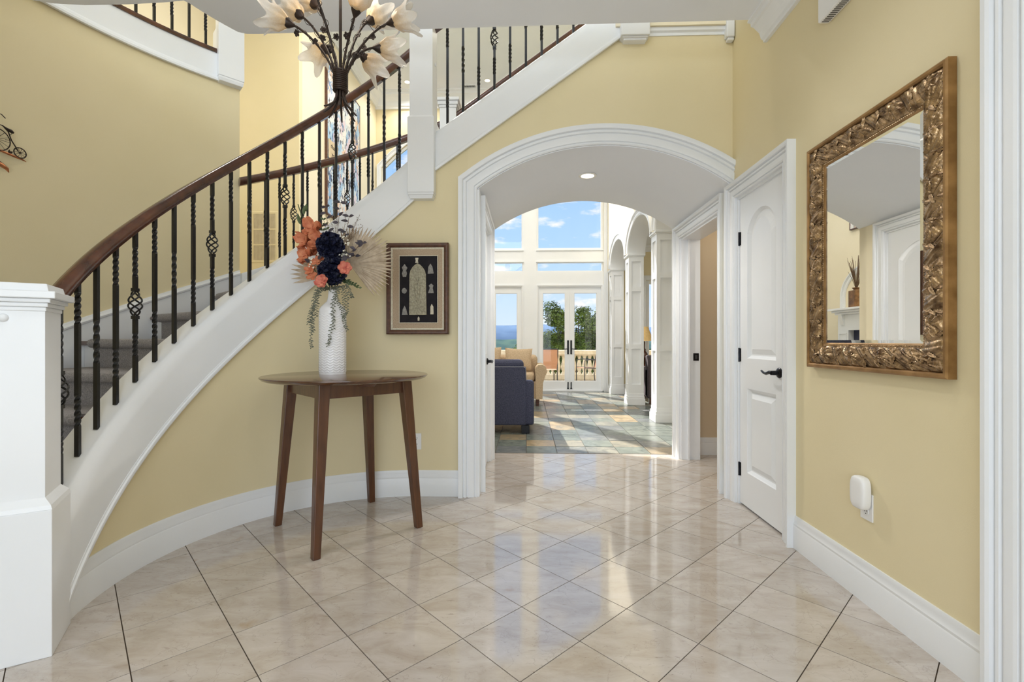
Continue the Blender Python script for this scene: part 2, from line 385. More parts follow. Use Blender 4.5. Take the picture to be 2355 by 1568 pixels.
FX = lambda X, sgn=-1: (lambda u, v, n: (X + sgn * n, u, v))      # plane facing -X: u = y, v = z
FZ = lambda Z: (lambda u, v, n: (u, v, Z + n))                    # horizontal path, n = height
def arc(cx, cy, r, a0, a1, n):
    return [(cx + r * cos(rad(a0 + (a1 - a0) * i / n)), cy + r * sin(rad(a0 + (a1 - a0) * i / n))) for i in range(n + 1)]
def clip(poly, a, b, c):                                          # keep a*x + b*y <= c
    out = []
    for i in range(len(poly)):
        p, q = poly[i - 1], poly[i]; dp = a * p[0] + b * p[1] - c; dq = a * q[0] + b * q[1] - c
        if (dp <= 0) != (dq <= 0):
            t = dp / (dp - dq); out.append((p[0] + t * (q[0] - p[0]), p[1] + t * (q[1] - p[1])))
        if dq <= 0: out.append(q)
    return out
# casing profile: (outward from the opening edge, projection from the wall); backband at the outer edge
def casing_prof(w, d=0.03):
    return [(0, 0), (0, d * .5), (w * .05, d * .64), (w * .09, d * .64), (w * .10, d * .42), (w * .15, d * .42), (w * .18, d * .66), (w * .26, d * .76), (w * .46, d * .84), (w * .50, d * .84), (w * .51, d * .62), (w * .56, d * .62), (w * .60, d * .95), (w * .68, d * 1.0), (w * .69, d * .8), (w * .74, d * .8), (w * .78, d * 1.25), (w * .86, d * 1.4), (w, d * 1.4), (w, 0)]
def base_prof(h=.17, t=.018):
    return [(0, 0), (t, 0), (t, h * .66), (t * .8, h * .7), (t * .9, h * .76), (t * .55, h * .84), (t * .62, h * .9), (t * .35, h), (0, h)]

# ================================================================= SETTING
CX0, CY0 = -0.764, 2.223            # centre of the curved stair
WR, WY, AY = 1.445, 3.375, 4.69     # right wall plane, arch wall plane, end of the hall
ZC, ZU, ZT = 3.05, 3.45, 6.6        # foyer ceiling, upper floor, roof
balz = lambda th: .522 + (197.3 - th) * .01857            # stringer top on the curved flight
balx = lambda x: 2.563 + (x + .764) * .70                 # stringer top on the straight flight
def pol(r, th): return (CX0 + r * cos(rad(th)), CY0 + r * sin(rad(th)))

# ---- foyer floor: cream marble tiles laid on the diagonal
fl = MB().box(-3.4, 2.7, -2.6, AY, -.06, -.004).build('floor', 'mortar', **S)
T = .3087; g = .0018; s2 = sqrt(.5)
for i in range(-16, 14):
    for j in range(-16, 14):
        ox, oy = .193 + T * s2 * (i - j), 1.7587 + T * s2 * (i + j)
        c = (ox, oy + T * s2)
        if c[1] < -1.6 or c[1] > AY + .25 or c[0] > 2.45: continue
        if c[0] > WR + .33 and c[1] < 3.3: continue
        if hypot(c[0] - CX0, c[1] - CY0) > 1.42 and (c[0] < CX0 - .2 or (c[1] > 3.55 and c[0] < -.55)) and c[1] > 1.2: continue
        if c[0] < -2.05: continue
        h = T - 2 * g; b0 = (ox, oy + g * 2 * s2)
        poly = [b0, (b0[0] + h * s2, b0[1] + h * s2), (b0[0], b0[1] + 2 * h * s2), (b0[0] - h * s2, b0[1] + h * s2)]
        poly = clip(clip(poly, 0, 1, AY - .004), 1, 0, 2.55)
        if c[1] < 3.3: poly = clip(poly, 1, 0, 1.58)
        if len(poly) < 3: continue
        MB().prism(poly, FZ(0), -.012, 0.0).build('tile', 'cream_marble', fl)
# ---- great room floor: slate
fs = MB().box(-4.7, 5.4, AY, 10.45, -.06, -.006).build('floor_slate', 'slate_grout', **S)
rs = random.Random(3)
TS = .3085
x_edges = [-.0155 + TS * k for k in range(-5, 10)]
MB().box(-4.7, x_edges[0], AY, 10.45, -.006, -.001).build('far_slate', 'slate', fs)
MB().box(x_edges[-1], 5.4, AY, 10.45, -.006, -.001).build('far_slate', 'slate', fs)
for k in range(len(x_edges) - 1):
    y = AY + .004 - (k % 2) * 0.0
    while y < 10.44:
        y1 = min(y + TS, 10.45); dz = rs.uniform(-.0015, .0008)
        q = [(x_edges[k] + .003 + rs.uniform(0, .002), y + .003), (x_edges[k + 1] - .003, y + .003 + rs.uniform(0, .003)), (x_edges[k + 1] - .003 - rs.uniform(0, .002), y1 - .003), (x_edges[k] + .003, y1 - .003 - rs.uniform(0, .003))]
        MB().prism(q, FZ(0), -.02, dz).build('slate_tile', 'slate', fs)
        y = y1
MB().box(-.345, 1.43, AY - .012, AY + .006, -.01, .0005).build('threshold_strip', 'mortar', fs)

# ---- right wall
w = MB()
X1 = 1.60
for y0, y1, z0, z1 in ((-2.6, .45, 0, ZT), (.45, 1.40, 2.1, ZT), (1.40, 2.694, 0, ZT), (2.694, 3.305, 2.10, ZT), (3.305, 3.60, 0, ZT), (3.60, 4.50, 2.08, ZT), (4.50, AY, 0, ZT)):
    w.box(WR, X1, y0, y1, z0, z1)
w.build('wall_right', 'yellow_paint', **S)
# ---- arch wall
VC, VZ, VR, VH = .5425, .992, 1.516, 2.21
a_l = math.degrees(math.asin((VC + .36) / VR))
varc = lambda r, n=40, h=.9025: [(VC + r * sin(t), VZ + r * cos(t)) for t in [(-1 + 2 * i / n) * math.asin(h / r) for i in range(n + 1)]]
poly = [(-.43, 0), (-.36, 0)] + varc(VR) + [(WR, 3.6), (.62, 3.6), (.62, 3.36), (-.43, 2.60)]
MB().prism(poly, FY(WY, 1), 0, .125).build('wall_arch', 'yellow_paint', **S)
# ---- curved wall under the stair
def ring(r0, r1, a0, a1, z0, z1f, n, lead=None):
    m = MB(); rows = [] if not lead else [[(x, CY0 + r0, 0), (x, CY0 + r1, 0), (x, CY0 + r1, z), (x, CY0 + r0, z)] for x, z in lead]
    for i in range(n + 1):
        th = a0 + (a1 - a0) * i / n; p, q = pol(r0, th), pol(r1, th); z1 = z1f(th) if callable(z1f) else z1f; zz = z0(th) if callable(z0) else z0
        rows.append([(p[0], p[1], zz), (q[0], q[1], zz), (q[0], q[1], z1), (p[0], p[1], z1)])
    return m.rows(rows)
ring(1.152, 1.277, 90, 205, 0, lambda t: balz(t) - .16, 80, lead=[(-.43, 2.62), (-.56, 2.52), (-.70, 2.42)]).build('wall_curved', 'yellow_paint', smooth=30, **S)
# ---- hall left wall, vault, far face over the hall
w = MB()
for y0, y1, z0, z1 in ((WY + .125, 3.56, 0, 2.3), (3.56, 4.36, 2.1, 2.3), (4.36, AY, 0, 2.3)):
    w.box(-.50, -.36, y0, y1, z0, z1)
w.build('wall_hall_left', 'cream_paint', **S)
rows = [[(a[0], WY - .006, a[1]), (a[0], AY + .004, a[1]), (b[0], AY + .004, b[1]), (b[0], WY - .006, b[1])] for a, b in zip(varc(VR - .006, 40, .900), varc(VR - .001, 40, .9015))]
MB().rows(rows).build('ceiling_vault', 'ceiling_paint', smooth=30, **S)
poly = [(CX0, 0), (-.36, 0)] + varc(VR) + [(1.60, 2.21), (1.60, 3.42), (.75, 3.42), (CX0, 2.36)]
MB().prism(poly, FY(4.60, 1), 0, .085).build('wall_hall_end', 'cream_paint', **S)
ring(2.40, 2.50, 90, 134.4, 0, lambda t: balz(t) - .16, 24).build('wall_stair_outer', 'cream_paint', smooth=30, **S)
# ---- small room behind the cased opening on the right
w = MB().box(1.6, 2.9, AY - .005, AY + .1, 0, 2.5).box(2.6, 2.7, 3.3, AY - .005, 0, 2.5).box(1.6, 2.7, 3.2, 3.3, 0, 2.5)
w.build('wall_side_room', 'tan_paint', **S)
MB().box(1.6, 2.7, 3.2, AY, 2.42, 2.5).build('ceiling_side_room', 'ceiling_paint', **S)
# ---- foyer ceiling with the stair well cut out
poly = [(1.6, -2.6), (1.6, 2.885), (.3, 2.893), (-1.70, 2.915), (-1.77, 2.912)] + arc(CX0, CY0, 1.245, 147.5, 160.5, 8) + [(-1.955, 2.615), (-2.07, 2.625), (-2.3, 2.634), (-2.55, 2.632), (-2.72, 2.612), (-2.87, 2.565), (-3.0, 2.48), (-3.3, 2.2), (-3.4, 1.6), (-3.4, -2.6)]
MB().prism(poly, FZ(ZC), 0, .34).build('ceiling', 'ceiling_paint', **S)
# ---- tan wall outside the stair
ring(2.45, 2.57, 134.4, 236, 0, 3.33, 50).build('wall_left', 'yellow_paint', smooth=30, **S)
MB().box(-2.35, -2.12, -2.6, .3, 0, ZC).build('wall_left_entry', 'yellow_paint', **S)
# ---- upper floor, roof, upper walls
poly = [pol(2.47, 134.4 + k * 5) for k in range(20)] + [(-4.6, .0), (-4.6, 6.15)]
MB().prism(poly, FZ(0), 3.33, ZU).build('floor_upper', 'cream_paint', **S)
w = MB().box(-4.75, -4.6, -2.6, 7.0, 0, ZT)
p, q = pol(2.50, 134.6), (-4.6, 6.2)
w.hexa([(p[0], p[1], 0), (q[0], q[1], 0), (q[0], q[1] - .12, 0), (p[0] - .05, p[1] - .12, 0)], [(p[0], p[1], 3.3), (q[0], q[1], 3.3), (q[0], q[1] - .12, 3.3), (p[0] - .05, p[1] - .12, 3.3)])
w.build('wall_upper_left', 'cream_paint', **S)
MB().box(-4.7, -3.4, 6.9, 7.0, 0, ZT).build('wall_great_front', 'yellow_paint', **S)
MB().box(-3.55, -3.4, 7.0, 10.45, 0, ZT).build('wall_great_left', 'cream_paint', **S)  # yellow wall given a paler cream to stand for window light on it
MB().box(-4.75, 5.5, -2.7, 10.6, ZT, ZT + .1).build('ceiling_great_room', 'ceiling_paint', **S)
w = MB().box(-4.75, -2.05, -2.7, -2.6, 0, ZT).box(1.15, 5.5, -2.7, -2.6, 0, ZT).box(-2.05, 1.15, -2.7, -2.6, 0, .45).box(-2.05, 1.15, -2.7, -2.6, 2.95, 3.75).box(-2.05, 1.15, -2.7, -2.6, 6.0, ZT)
w.build('wall_entry', 'cream_paint', **S)
MB().box(X1 + .01, 5.5, AY - .09, AY - .01, 2.6, ZT).build('wall_upper_right', 'cream_paint', **S)
MB().box(.62, X1, 3.34, AY, 3.33, ZU).build('floor_landing', 'cream_paint', **S)
# ---- arcade wall
GX = 1.75
ops = ((4.95, 6.50), (6.78, 8.28), (8.56, 9.98))
def seg_arch(y0, y1, zs, rise, n=20):
    h = (y1 - y0) / 2; R = (h * h + rise * rise) / (2 * rise); c = (y0 + y1) / 2; zc = zs + rise - R; t0 = math.asin(h / R)
    return [(c + R * sin(-t0 + 2 * t0 * i / n), zc + R * cos(-t0 + 2 * t0 * i / n)) for i in range(n + 1)]
ell = lambda y0, y1, zs, rise, n=20: [((y0 + y1) / 2 - (y1 - y0) / 2 * cos(pi * i / n), zs + rise * sin(pi * i / n)) for i in range(n + 1)]
poly = [(AY + .005, 2.63)]
for y0, y1 in ops: poly += ell(y0, y1, 2.63, .45)
poly += [(10.45, 2.63), (10.45, ZT), (AY + .005, ZT)]
MB().prism(poly, FX(GX, 1), 0, .28).build('wall_arcade', 'cream_paint', smooth=None, **S)
MB().box(GX, GX + .28, AY + .005, 4.95, 0, 2.63).build('wall_arcade_pier', 'trim_paint', **S)
n_trim = [0]
def trim(mb, mat='trim_paint', smooth=None, name=None):
    n_trim[0] += 1
    return mb.build(name or 'trim_%d' % n_trim[0], mat, smooth=smooth, **S)
for y0, y1 in ops:
    m = MB()
    m.sweep(ell(y0, y1, 2.63, .45)[::-1], casing_prof(.11, .03), FX(GX))
    m.sweep(ell(y0, y1, 2.63, .45)[::-1], casing_prof(.11, .03), FX(GX + .28, 1))
    m.sweep(ell(y0, y1, 2.63, .45)[::-1], [(0, .004), (-.008, .004), (-.008, -.284), (0, -.284)], FX(GX))
    trim(m, smooth=35)
# columns
def column(y0, y1, label):
    t = thing('column', label, 'column', ((GX + .14), (y0 + y1) / 2, 0), 'arcade columns')
    x0, x1 = GX + .01, GX + .27
    MB().box(x0 + .02, x1 - .02, y0 + .02, y1 - .02, .2, 2.6).build('shaft', 'trim_paint', t)
    b = MB(); b.sweep([(x0, y0), (x0, y1), (x1, y1), (x1, y0)][::1], [(-.02, 0), (-.02, .2), (.0, .2), (.004, .16), (.012, .15), (.012, .13), (.022, .11), (.022, 0)], lambda u, v, n: (u, v, n), closed=True) if False else b.box(x0 - .022, x1 + .022, y0 - .022, y1 + .022, 0, .11).box(x0 - .014, x1 + .014, y0 - .014, y1 + .014, .11, .15).box(x0 - .004, x1 + .004, y0 - .004, y1 + .004, .15, .2)
    b.build('plinth', 'trim_paint', t, bev=.004)
    MB().box(x0 - .012, x1 + .012, y0 - .012, y1 + .012, 2.585, 2.6).box(x0 - .024, x1 + .024, y0 - .024, y1 + .024, 2.6, 2.63).build('capital', 'trim_paint', t, bev=.003)
    # raised stiles and rails leave three recessed panels on each visible face
    zz = (.2, .36, .98, 1.06, 1.98, 2.06, 2.5, 2.585)
    for face in range(2):
        for k in range(4):
            if k < 3:
                pass
        m = MB()
        if face == 0:   # facing the camera (-Y)
            m.box(x0, x0 + .05, y0, y0 + .02, .2, 2.585).box(x1 - .05, x1, y0, y0 + .02, .2, 2.585)
            for a in range(0, 8, 2): m.box(x0 + .05, x1 - .05, y0, y0 + .02, zz[a], zz[a + 1])
            m.box(x0, x1, y1 - .02, y1, .2, 2.585)
        else:
            m.box(x0, x0 + .02, y0 + .02, y0 + .06, .2, 2.585).box(x0, x0 + .02, y1 - .06, y1 - .02, .2, 2.585)
            for a in range(0, 8, 2): m.box(x0, x0 + .02, y0 + .06, y1 - .06, zz[a], zz[a + 1])
            m.box(x1 - .02, x1, y0 + .02, y1 - .02, .2, 2.585)
        m.build('panel_frame', 'trim_paint', t)
    return t
column(6.50, 6.78, 'white panelled square column nearest the foyer, beside the cased opening')
column(8.28, 8.56, 'middle white panelled column of the arcade in the living room')
column(9.98, 10.26, 'farthest white panelled column, against the window wall')
# side room beyond the arcade
MB().box(5.4, 5.5, AY, 10.6, 0, ZT).build('wall_dining_right', 'yellow_paint', **S)
MB().box(GX + .28, 5.4, AY, 10.45, 3.2, 3.3).build('ceiling_dining', 'ceiling_paint', **S)
MB().box(2.7, 5.4, AY, AY + .1, 0, 3.2).build('wall_dining_front', 'yellow_paint', **S)

# ---- window wall of the great room
FYW = 10.45
zs_, rise_ = 5.0, 1.1
arcw = seg_arch(-3.27, 1.67, zs_, rise_, 32)
w = MB()
w.box(-3.4, -3.27, FYW, FYW + .16, 0, ZT).box(1.67, 2.6, FYW, FYW + .16, 0, ZT)
for (ua, va), (ub, vb) in zip(arcw[:-1], arcw[1:]):
    w.hexa([(ua, FYW, va), (ub, FYW, vb), (ub, FYW + .16, vb), (ua, FYW + .16, va)], [(ua, FYW, ZT), (ub, FYW, ZT), (ub, FYW + .16, ZT), (ua, FYW + .16, ZT)])
w.box(2.6, 5.4, FYW, FYW + .16, 2.45, ZT).box(2.6, 5.4, FYW, FYW + .16, 0, .55).box(4.9, 5.4, FYW, FYW + .16, .55, 2.45)
w.build('wall_far', 'yellow_paint', **S)
m = MB(); m.sweep([(1.67, .0)] + arcw[::-1] + [(-3.27, .0)], casing_prof(.10, .03), FY(FYW)); trim(m, smooth=35)
bays = ((-3.27, -1.79), (-1.55, -.09), (.187, 1.67))
def ztop(x):
    h = 2.47; R = (h * h + rise_ * rise_) / (2 * rise_); return zs_ + rise_ - R + sqrt(R * R - (x + .8) ** 2)
m = MB()
for x0, x1 in ((-1.79, -1.55), (-.09, .187)):
    m.box(x0, x1, FYW + .02, FYW + .14, 0, min(ztop(x0), ztop(x1)) - .01)
m.build('trim_mullion_posts', 'trim_paint', **S)
for k_, (x0, x1) in enumerate(bays):
    m = MB().box(x0, x1, FYW + .02, FYW + .14, 2.88, 3.13).box(x0, x1, FYW + .02, FYW + .14, 2.36, 2.64)
    m.box(x0, x1, FYW - .01, FYW + .02, 2.86, 2.885).box(x0, x1, FYW - .01, FYW + .02, 3.115, 3.13)
    trim(m)
nw = [0]
def window(x0, x1, z0, z1, y=FYW + .06, fr=.05, top=None):
    nw[0] += 1
    m = MB()
    if top is None:
        m.sweep([(x1, z0), (x1, z1), (x0, z1), (x0, z0)], [(-fr, 0), (-fr, .04), (-fr * .7, .05), (0, .05), (0, 0)], FY(y + .03), closed=True)
        pts = [(x0 + fr * .5, z0 + fr * .5), (x1 - fr * .5, z0 + fr * .5), (x1 - fr * .5, z1 - fr * .5), (x0 + fr * .5, z1 - fr * .5)]
    else:
        xs = [x0 + (x1 - x0) * i / 12 for i in range(13)]
        pth = [(x1, z0)] + [(x, top(x)) for x in xs[::-1]] + [(x0, z0)]
        m.sweep(pth, [(-fr, 0), (-fr, .04), (-fr * .7, .05), (0, .05), (0, 0)], FY(y + .03), closed=True)
        pts = [(x0 + .02, z0 + .02), (x1 - .02, z0 + .02)] + [(x - .0, top(x) - .02) for x in [x0 + .02 + (x1 - x0 - .04) * i / 12 for i in range(13)][::-1]]
    o = m.build('window_%d' % nw[0], 'trim_paint', **S)
    MB().prism(pts, FY(y + .02), 0, .006).build('pane', 'pane_glass', o)
    return o
for x0, x1 in bays:
    window(x0, x1, 3.13, 5, top=lambda x: ztop(max(min(x, 1.66), -3.26)) - .005)
    window(x0, x1, 2.64, 2.88, fr=.035)
window(2.6, 4.9, .55, 2.45, fr=.08)

# ---- french doors (glazed) in the window wall
nd_ = [0]
def glazed_door(x0, x1, handle_x, partner=None):
    nd_[0] += 1
    y = FYW + .05
    z0, z1 = .02, 2.312; st, br, tr = .095, .20, .13
    m = MB()
    m.box(x0, x0 + st, y, y + .045, z0, z1).box(x1 - st, x1, y, y + .045, z0, z1).box(x0 + st, x1 - st, y, y + .045, z0, z0 + br).box(x0 + st, x1 - st, y, y + .045, z1 - tr, z1)
    o = m.build('door_%d' % nd_[0], 'trim_paint', **S)
    MB().sweep([(x1 - st, z0 + br), (x1 - st, z1 - tr), (x0 + st, z1 - tr), (x0 + st, z0 + br)], [(-.014, 0), (-.014, .006), (0, .014), (0, 0)], FY(y + .012), closed=True).build('glazing_bead', 'trim_paint', o)
    MB().box(x0 + st - .01, x1 - st + .01, y + .018, y + .026, z0 + br - .01, z1 - tr + .01).build('pane', 'pane_glass', o)
    if handle_x is not None:
        h = MB().box(handle_x - .02, handle_x + .02, y - .008, y, .82, 1.13).build('handle_plate', 'black_metal', o, bev=.004)
        sg = 1 if handle_x < (x0 + x1) / 2 else -1
        MB().tube([(handle_x, y - .005, .94), (handle_x, y - .05, .94), (handle_x + sg * .03, y - .055, .94), (handle_x + sg * .11, y - .055, .935)], .009, 8).build('lever', 'black_metal', h, smooth=40)
        b = MB().box(handle_x - .012, handle_x + .012, y - .01, y, .06, .19).box(handle_x - .02, handle_x + .02, y - .014, y, .05, .075)
        b.lathe((handle_x, y - .016, .19), [(.0, -.015), (.013, -.01), (.013, .01), (0, .015)], 10)
        b.build('foot_bolt', 'black_metal', o)
    return o
def door_frame(x0, x1):
    m = MB(); m.sweep([(x1, 0), (x1, 2.36), (x0, 2.36), (x0, 0)], [(-.05, 0), (-.05, .05), (-.02, .07), (0, .07), (0, 0)], FY(FYW + .06)); m.box(x0, x1, FYW - .01, FYW + .1, 0, .018)
    trim(m)
for (x0, x1), hs in ((bays[2], True), (bays[1], True), (bays[0], True)):
    door_frame(x0, x1)
    xm = (x0 + x1) / 2
    glazed_door(x0 + .048, xm - .001, xm - .035); glazed_door(xm + .001, x1 - .048, xm + .035)

# ---- panelled interior doors
def bead(w=.026, h=.011):
    return [(0, 0), (0, .002), (w * .35, -h), (w, -h * .2), (w, -.02), (0, -.02)]
def panel_door(mp, u0, u1, z1, hinge_at_u0, lever_z=.93, label=None, lever=True):
    """leaf in the plane of mapping mp(u, z, n); n = 0 is the leaf face, positive towards the viewer"""
    nd_[0] += 1
    z0 = .012; th = .035; st = .105 if u1 - u0 < .7 else .12
    pu0, pu1 = u0 + st, u1 - st
    um = (pu0 + pu1) / 2; hw = (pu1 - pu0) / 2
    zl0, zl1, zu0, zu1, rise = .24, .80, 1.0, z1 - .26, .13
    up = [(pu1, zu0)] + [(um + hw * cos(t), zu1 + rise * (sin(t) if True else 0)) for t in [pi * (i / 16) for i in range(17)]] + [(pu0, zu0)]
    R = (hw * hw + rise * rise) / (2 * rise); t0 = math.asin(hw / R)
    up = [(pu1, zu0)] + [(um + R * sin(t0 - 2 * t0 * i / 16), zu1 + rise - R + R * cos(t0 - 2 * t0 * i / 16)) for i in range(17)] + [(pu0, zu0)]
    lowp = [(pu1, zl0), (pu1, zl1), (pu0, zl1), (pu0, zl0)]
    # stiles and rails as an outline with two panel holes: built from pieces
    m = MB(); d0, d1 = -th, 0
    m.prism([(u0, z0), (pu0, z0), (pu0, z1), (u0, z1)], mp, d0, d1); m.prism([(pu1, z0), (u1, z0), (u1, z1), (pu1, z1)], mp, d0, d1)
    m.prism([(pu0, z0), (pu1, z0), (pu1, zl0), (pu0, zl0)], mp, d0, d1); m.prism([(pu0, zl1), (pu1, zl1), (pu1, zu0), (pu0, zu0)], mp, d0, d1)
    m.prism(up[1:-1] + [(pu0, z1), (pu1, z1)], mp, d0, d1)
    o = m.build('door_%d' % nd_[0], 'trim_paint', **S)
    for pth, nm in ((up, 'upper_panel'), (lowp, 'lower_panel')):
        cu = sum(p[0] for p in pth) / len(pth); cz = (min(p[1] for p in pth) + max(p[1] for p in pth)) / 2
        def shrink(d):
            w_ = (pu1 - pu0) / 2; h_ = (max(p[1] for p in pth) - min(p[1] for p in pth)) / 2
            return [(cu + (p[0] - cu) * (1 - d / w_), cz + (p[1] - cz) * (1 - d / h_)) for p in pth]
        a, b, c_ = pth, shrink(.020), shrink(.062)
        rows = [[mp(p[0], p[1], n) for p in q] for q, n in ((a, 0.0), (shrink(.004), -.006), (b, -.020), (shrink(.028), -.020), (c_, -.005))]
        mm = MB(); mm.rows(rows, caps=False); k = len(mm.v) - len(pth); mm.f.append(list(range(k, k + len(pth))))
        mm.build(nm, 'trim_paint', o)
    if lever:
        hu = (u1 - .065) if hinge_at_u0 else (u0 + .065); sg = -1 if hinge_at_u0 else 1
        rose = MB(); c = Vector(mp(hu, lever_z, 0)); ax = Vector(mp(hu, lever_z, 1)) - c
        rose.lathe(c, [(0, 0), (.031, 0), (.031, .005), (.024, .012), (.014, .016), (.013, .05), (0, .05)], 18, ax)
        h = rose.build('handle', 'hinge_metal', o, smooth=40)
        MB().tube([mp(hu, lever_z, .045), mp(hu + sg * .02, lever_z + .002, .05), mp(hu + sg * .055, lever_z - .008, .05), mp(hu + sg * .085, lever_z - .004, .05), mp(hu + sg * .11, lever_z + .006, .05), mp(hu + sg * .118, lever_z + .004, .05)], [.011, .011, .009, .007, .006, .003], 8).build('lever', 'hinge_metal', h, smooth=50)
    for hz in (.24, 1.02, z1 - .27):
        hu = u0 if hinge_at_u0 else u1
        hm = MB(); hm.prism([(hu - .016, hz - .045), (hu + .016, hz - .045), (hu + .016, hz + .045), (hu - .016, hz + .045)], mp, 0, .003)
        c = Vector(mp(hu, hz - .045, .006)); hm.lathe(c, [(0, -.004), (.006, 0), (.006, .09), (0, .094)], 8)
        hm.build('hinge', 'hinge_metal', o)
    return o
def cased(mp, u0, u1, z1, w=.10, depth=.155, jamb=True, d=.034):
    m = MB(); m.sweep([(u1, 0), (u1, z1), (u0, z1), (u0, 0)], casing_prof(w, d), mp)
    if jamb: m.sweep([(u1, 0), (u1, z1), (u0, z1), (u0, 0)], [(0, .0), (-.016, .0), (-.016, -depth), (0, -depth)], mp)
    return trim(m)
RW = FX(WR)
LW = FX(-.36, 1)
cased(RW, 2.694, 3.305, 2.10, w=.105)
panel_door(FX(WR + .012), 2.694 + .018, 3.305 - .018, 2.085, False)
# stop on the hall opening with strike plate
o = cased(RW, 3.60, 4.50, 2.08, w=.115, depth=.175)
MB().box(1.50, 1.515, 4.455, 4.484, 0, 2.065).box(1.50, 1.515, 3.616, 3.64, 0, 2.065).build('door_stop', 'trim_paint', o)
MB().box(1.555, 1.605, 4.480, 4.485, .93, 1.0).build('strike_plate', 'hinge_metal', o)
MB().box(1.572, 1.59, 4.4785, 4.481, .945, .985).build('strike_hole', 'dark_slot', o)
cased(LW, 3.56, 4.36, 2.10, w=.09, depth=.13)
panel_door(FX(-.36 - .012, 1), 3.578, 4.342, 2.085, True)
# cased doorway at the right edge of the picture
cased(RW, .45, 1.40, 2.10, w=.105)
panel_door(FX(WR + .03), .468, 1.382, 2.085, True)
# ---- arch casing and jamb lining
m = MB(); path = varc(VR)[::-1] + [(-.36, 0.0)]
m.sweep(path, casing_prof(.134, .036), FY(WY)); trim(m, smooth=35)
MB().box(-.362, -.346, WY - .012, WY + .13, 0, 2.20).build('trim_arch_jamb', 'trim_paint', **S)

# ---- baseboards
def baseboard(side, path, h=.17, t=.016):
    return MB().sweep(path, base_prof(h, t), FZ(0)).build('baseboard_' + side, 'trim_paint', smooth=30, **S)
cpath = [pol(1.152, 203 - k * 2.5) for k in range(int((203 - 90) / 2.5) + 1)] + [(CX0, WY), (-.494, WY)]
baseboard('curved', cpath, .185)
baseboard('right', [(WR, 2.588), (WR, 1.506)], .175)
baseboard('hall_right', [(WR, 3.485), (WR, 3.412)], .175)
baseboard('hall_end', [(WR, AY), (WR, 4.616)], .175)
baseboard('hall_left', [(-.36, WY + .13), (-.36, 3.468)], .175)
baseboard('hall_left_far', [(-.36, 4.452), (-.36, AY)], .175)
baseboard('side_room', [(1.62, AY - .005), (2.6, AY - .005)], .17)
baseboard('arcade', [(GX, 4.94), (GX, AY + .01)], .17)
baseboard('great_left', [(-3.4, 7.0), (-3.4, 10.44)], .17)
baseboard('great_far', [(1.78, FYW), (2.58, FYW)], .17)
# ---- crown moulding on the right wall under the foyer ceiling, upper fascia over the arch
crown = [(0, 0), (.012, 0), (.016, -.012), (.03, -.02), (.05, -.05), (.085, -.085), (.092, -.1), (.1, -.112), (.0, -.112)]
cr = [(0, -.13), (.02, -.13), (.022, -.118), (.035, -.11), (.045, -.075), (.08, -.04), (.095, -.036), (.098, -.015), (.115, -.012), (.115, 0), (0, 0)]
trim(MB().sweep([(WR, 2.90), (WR, -2.5)], cr, FZ(ZC)))
trim(MB().sweep([(.85, WY), (WR, WY)], [(0, 0), (.006, 0), (.006, .02), (.018, .03), (.02, .06), (.035, .1), (.035, .28), (0, .28)], FZ(3.275)))
m = MB().box(.65, .85, WY - .075, WY + .1, 3.245, 3.7).box(.672, .832, WY - .05, WY + .1, 3.222, 3.245); m.box(.66, .84, WY - .062, WY + .1, 3.236, 3.246)
trim(m.build('trim_drop_post', 'trim_paint', bev=.006, **S)) if False else m.build('trim_drop_post', 'trim_paint', bev=.006, **S)
m = MB().box(1.385, WR - .005, WY - .05, WY, 3.235, 3.6).box(1.395, WR - .005, WY - .04, WY, 3.215, 3.235); m.build('trim_corner_bracket', 'trim_paint', bev=.006, **S)
# crowns in the living room
trim(MB().sweep([(-3.4, 10.44), (-3.4, 7.0)][::-1], [(a * 2.2, b * 2.2) for a, b in cr], FZ(ZT)))
trim(MB().sweep([(-3.4, FYW), (GX, FYW)], [(a * 2.4, b * 2.4) for a, b in cr], FZ(ZT)))
trim(MB().sweep([(GX + .28, FYW), (5.4, FYW)], cr, FZ(3.2)))
trim(MB().sweep([(4.9, .55), (4.9, 2.45), (2.6, 2.45), (2.6, .55)], casing_prof(.1, .03), FY(FYW)))

# ================================================================= STAIRCASE
stair = thing('staircase', 'curved staircase with white stringer, twisted black iron balusters, mahogany handrail and grey carpet', 'staircase', (-1.9, 2.6, 0))
def stations(a0, x1, x0=None, a1=90, step=2.0):
    out = []
    if a0 is not None:
        n = max(2, int((a0 - a1) / step))
        for i in range(n + 1):
            th = a0 + (a1 - a0) * i / n
            out.append(((CX0, CY0), (cos(rad(th)), sin(rad(th))), balz(th)))
    if x1 is not None:
        xs = CX0 if x0 is None else x0
        for i in range(7):
            x = xs + (x1 - xs) * i / 6
            out.append(((x, CY0), (0, 1), balx(x)))
    return out
def stair_sweep(st, prof, m=None):
    m = m or MB()
    return m.rows([[(c[0] + r * d[0], c[1] + r * d[1], z + dz) for r, dz in prof] for c, d, z in st])
strg = [(1.13, -.33), (1.13, -.085), (1.136, -.06), (1.15, -.022), (1.165, -.004), (1.175, 0), (1.305, 0), (1.305, -.33)]
bead_ = [(1.121, -.345), (1.118, -.335), (1.120, -.322), (1.1265, -.317), (1.128, -.308), (1.14, -.305), (1.14, -.345)]
stair_sweep(stations(203.5, None, a1=89), strg).build('stringer', 'trim_paint', stair, smooth=40)
stair_sweep(stations(203.5, None, a1=89), bead_).build('stringer_bead', 'trim_paint', stair, smooth=40)
strs = [(r, dz if dz > -.2 else dz + .043) for r, dz in strg]; bds = [(r, dz + .043) for r, dz in bead_]
stair_sweep(stations(None, .70, x0=-.75), strs).build('stringer', 'trim_paint', stair, smooth=40)
stair_sweep(stations(None, .66, x0=-.75), bds).build('stringer_bead', 'trim_paint', stair, smooth=40)
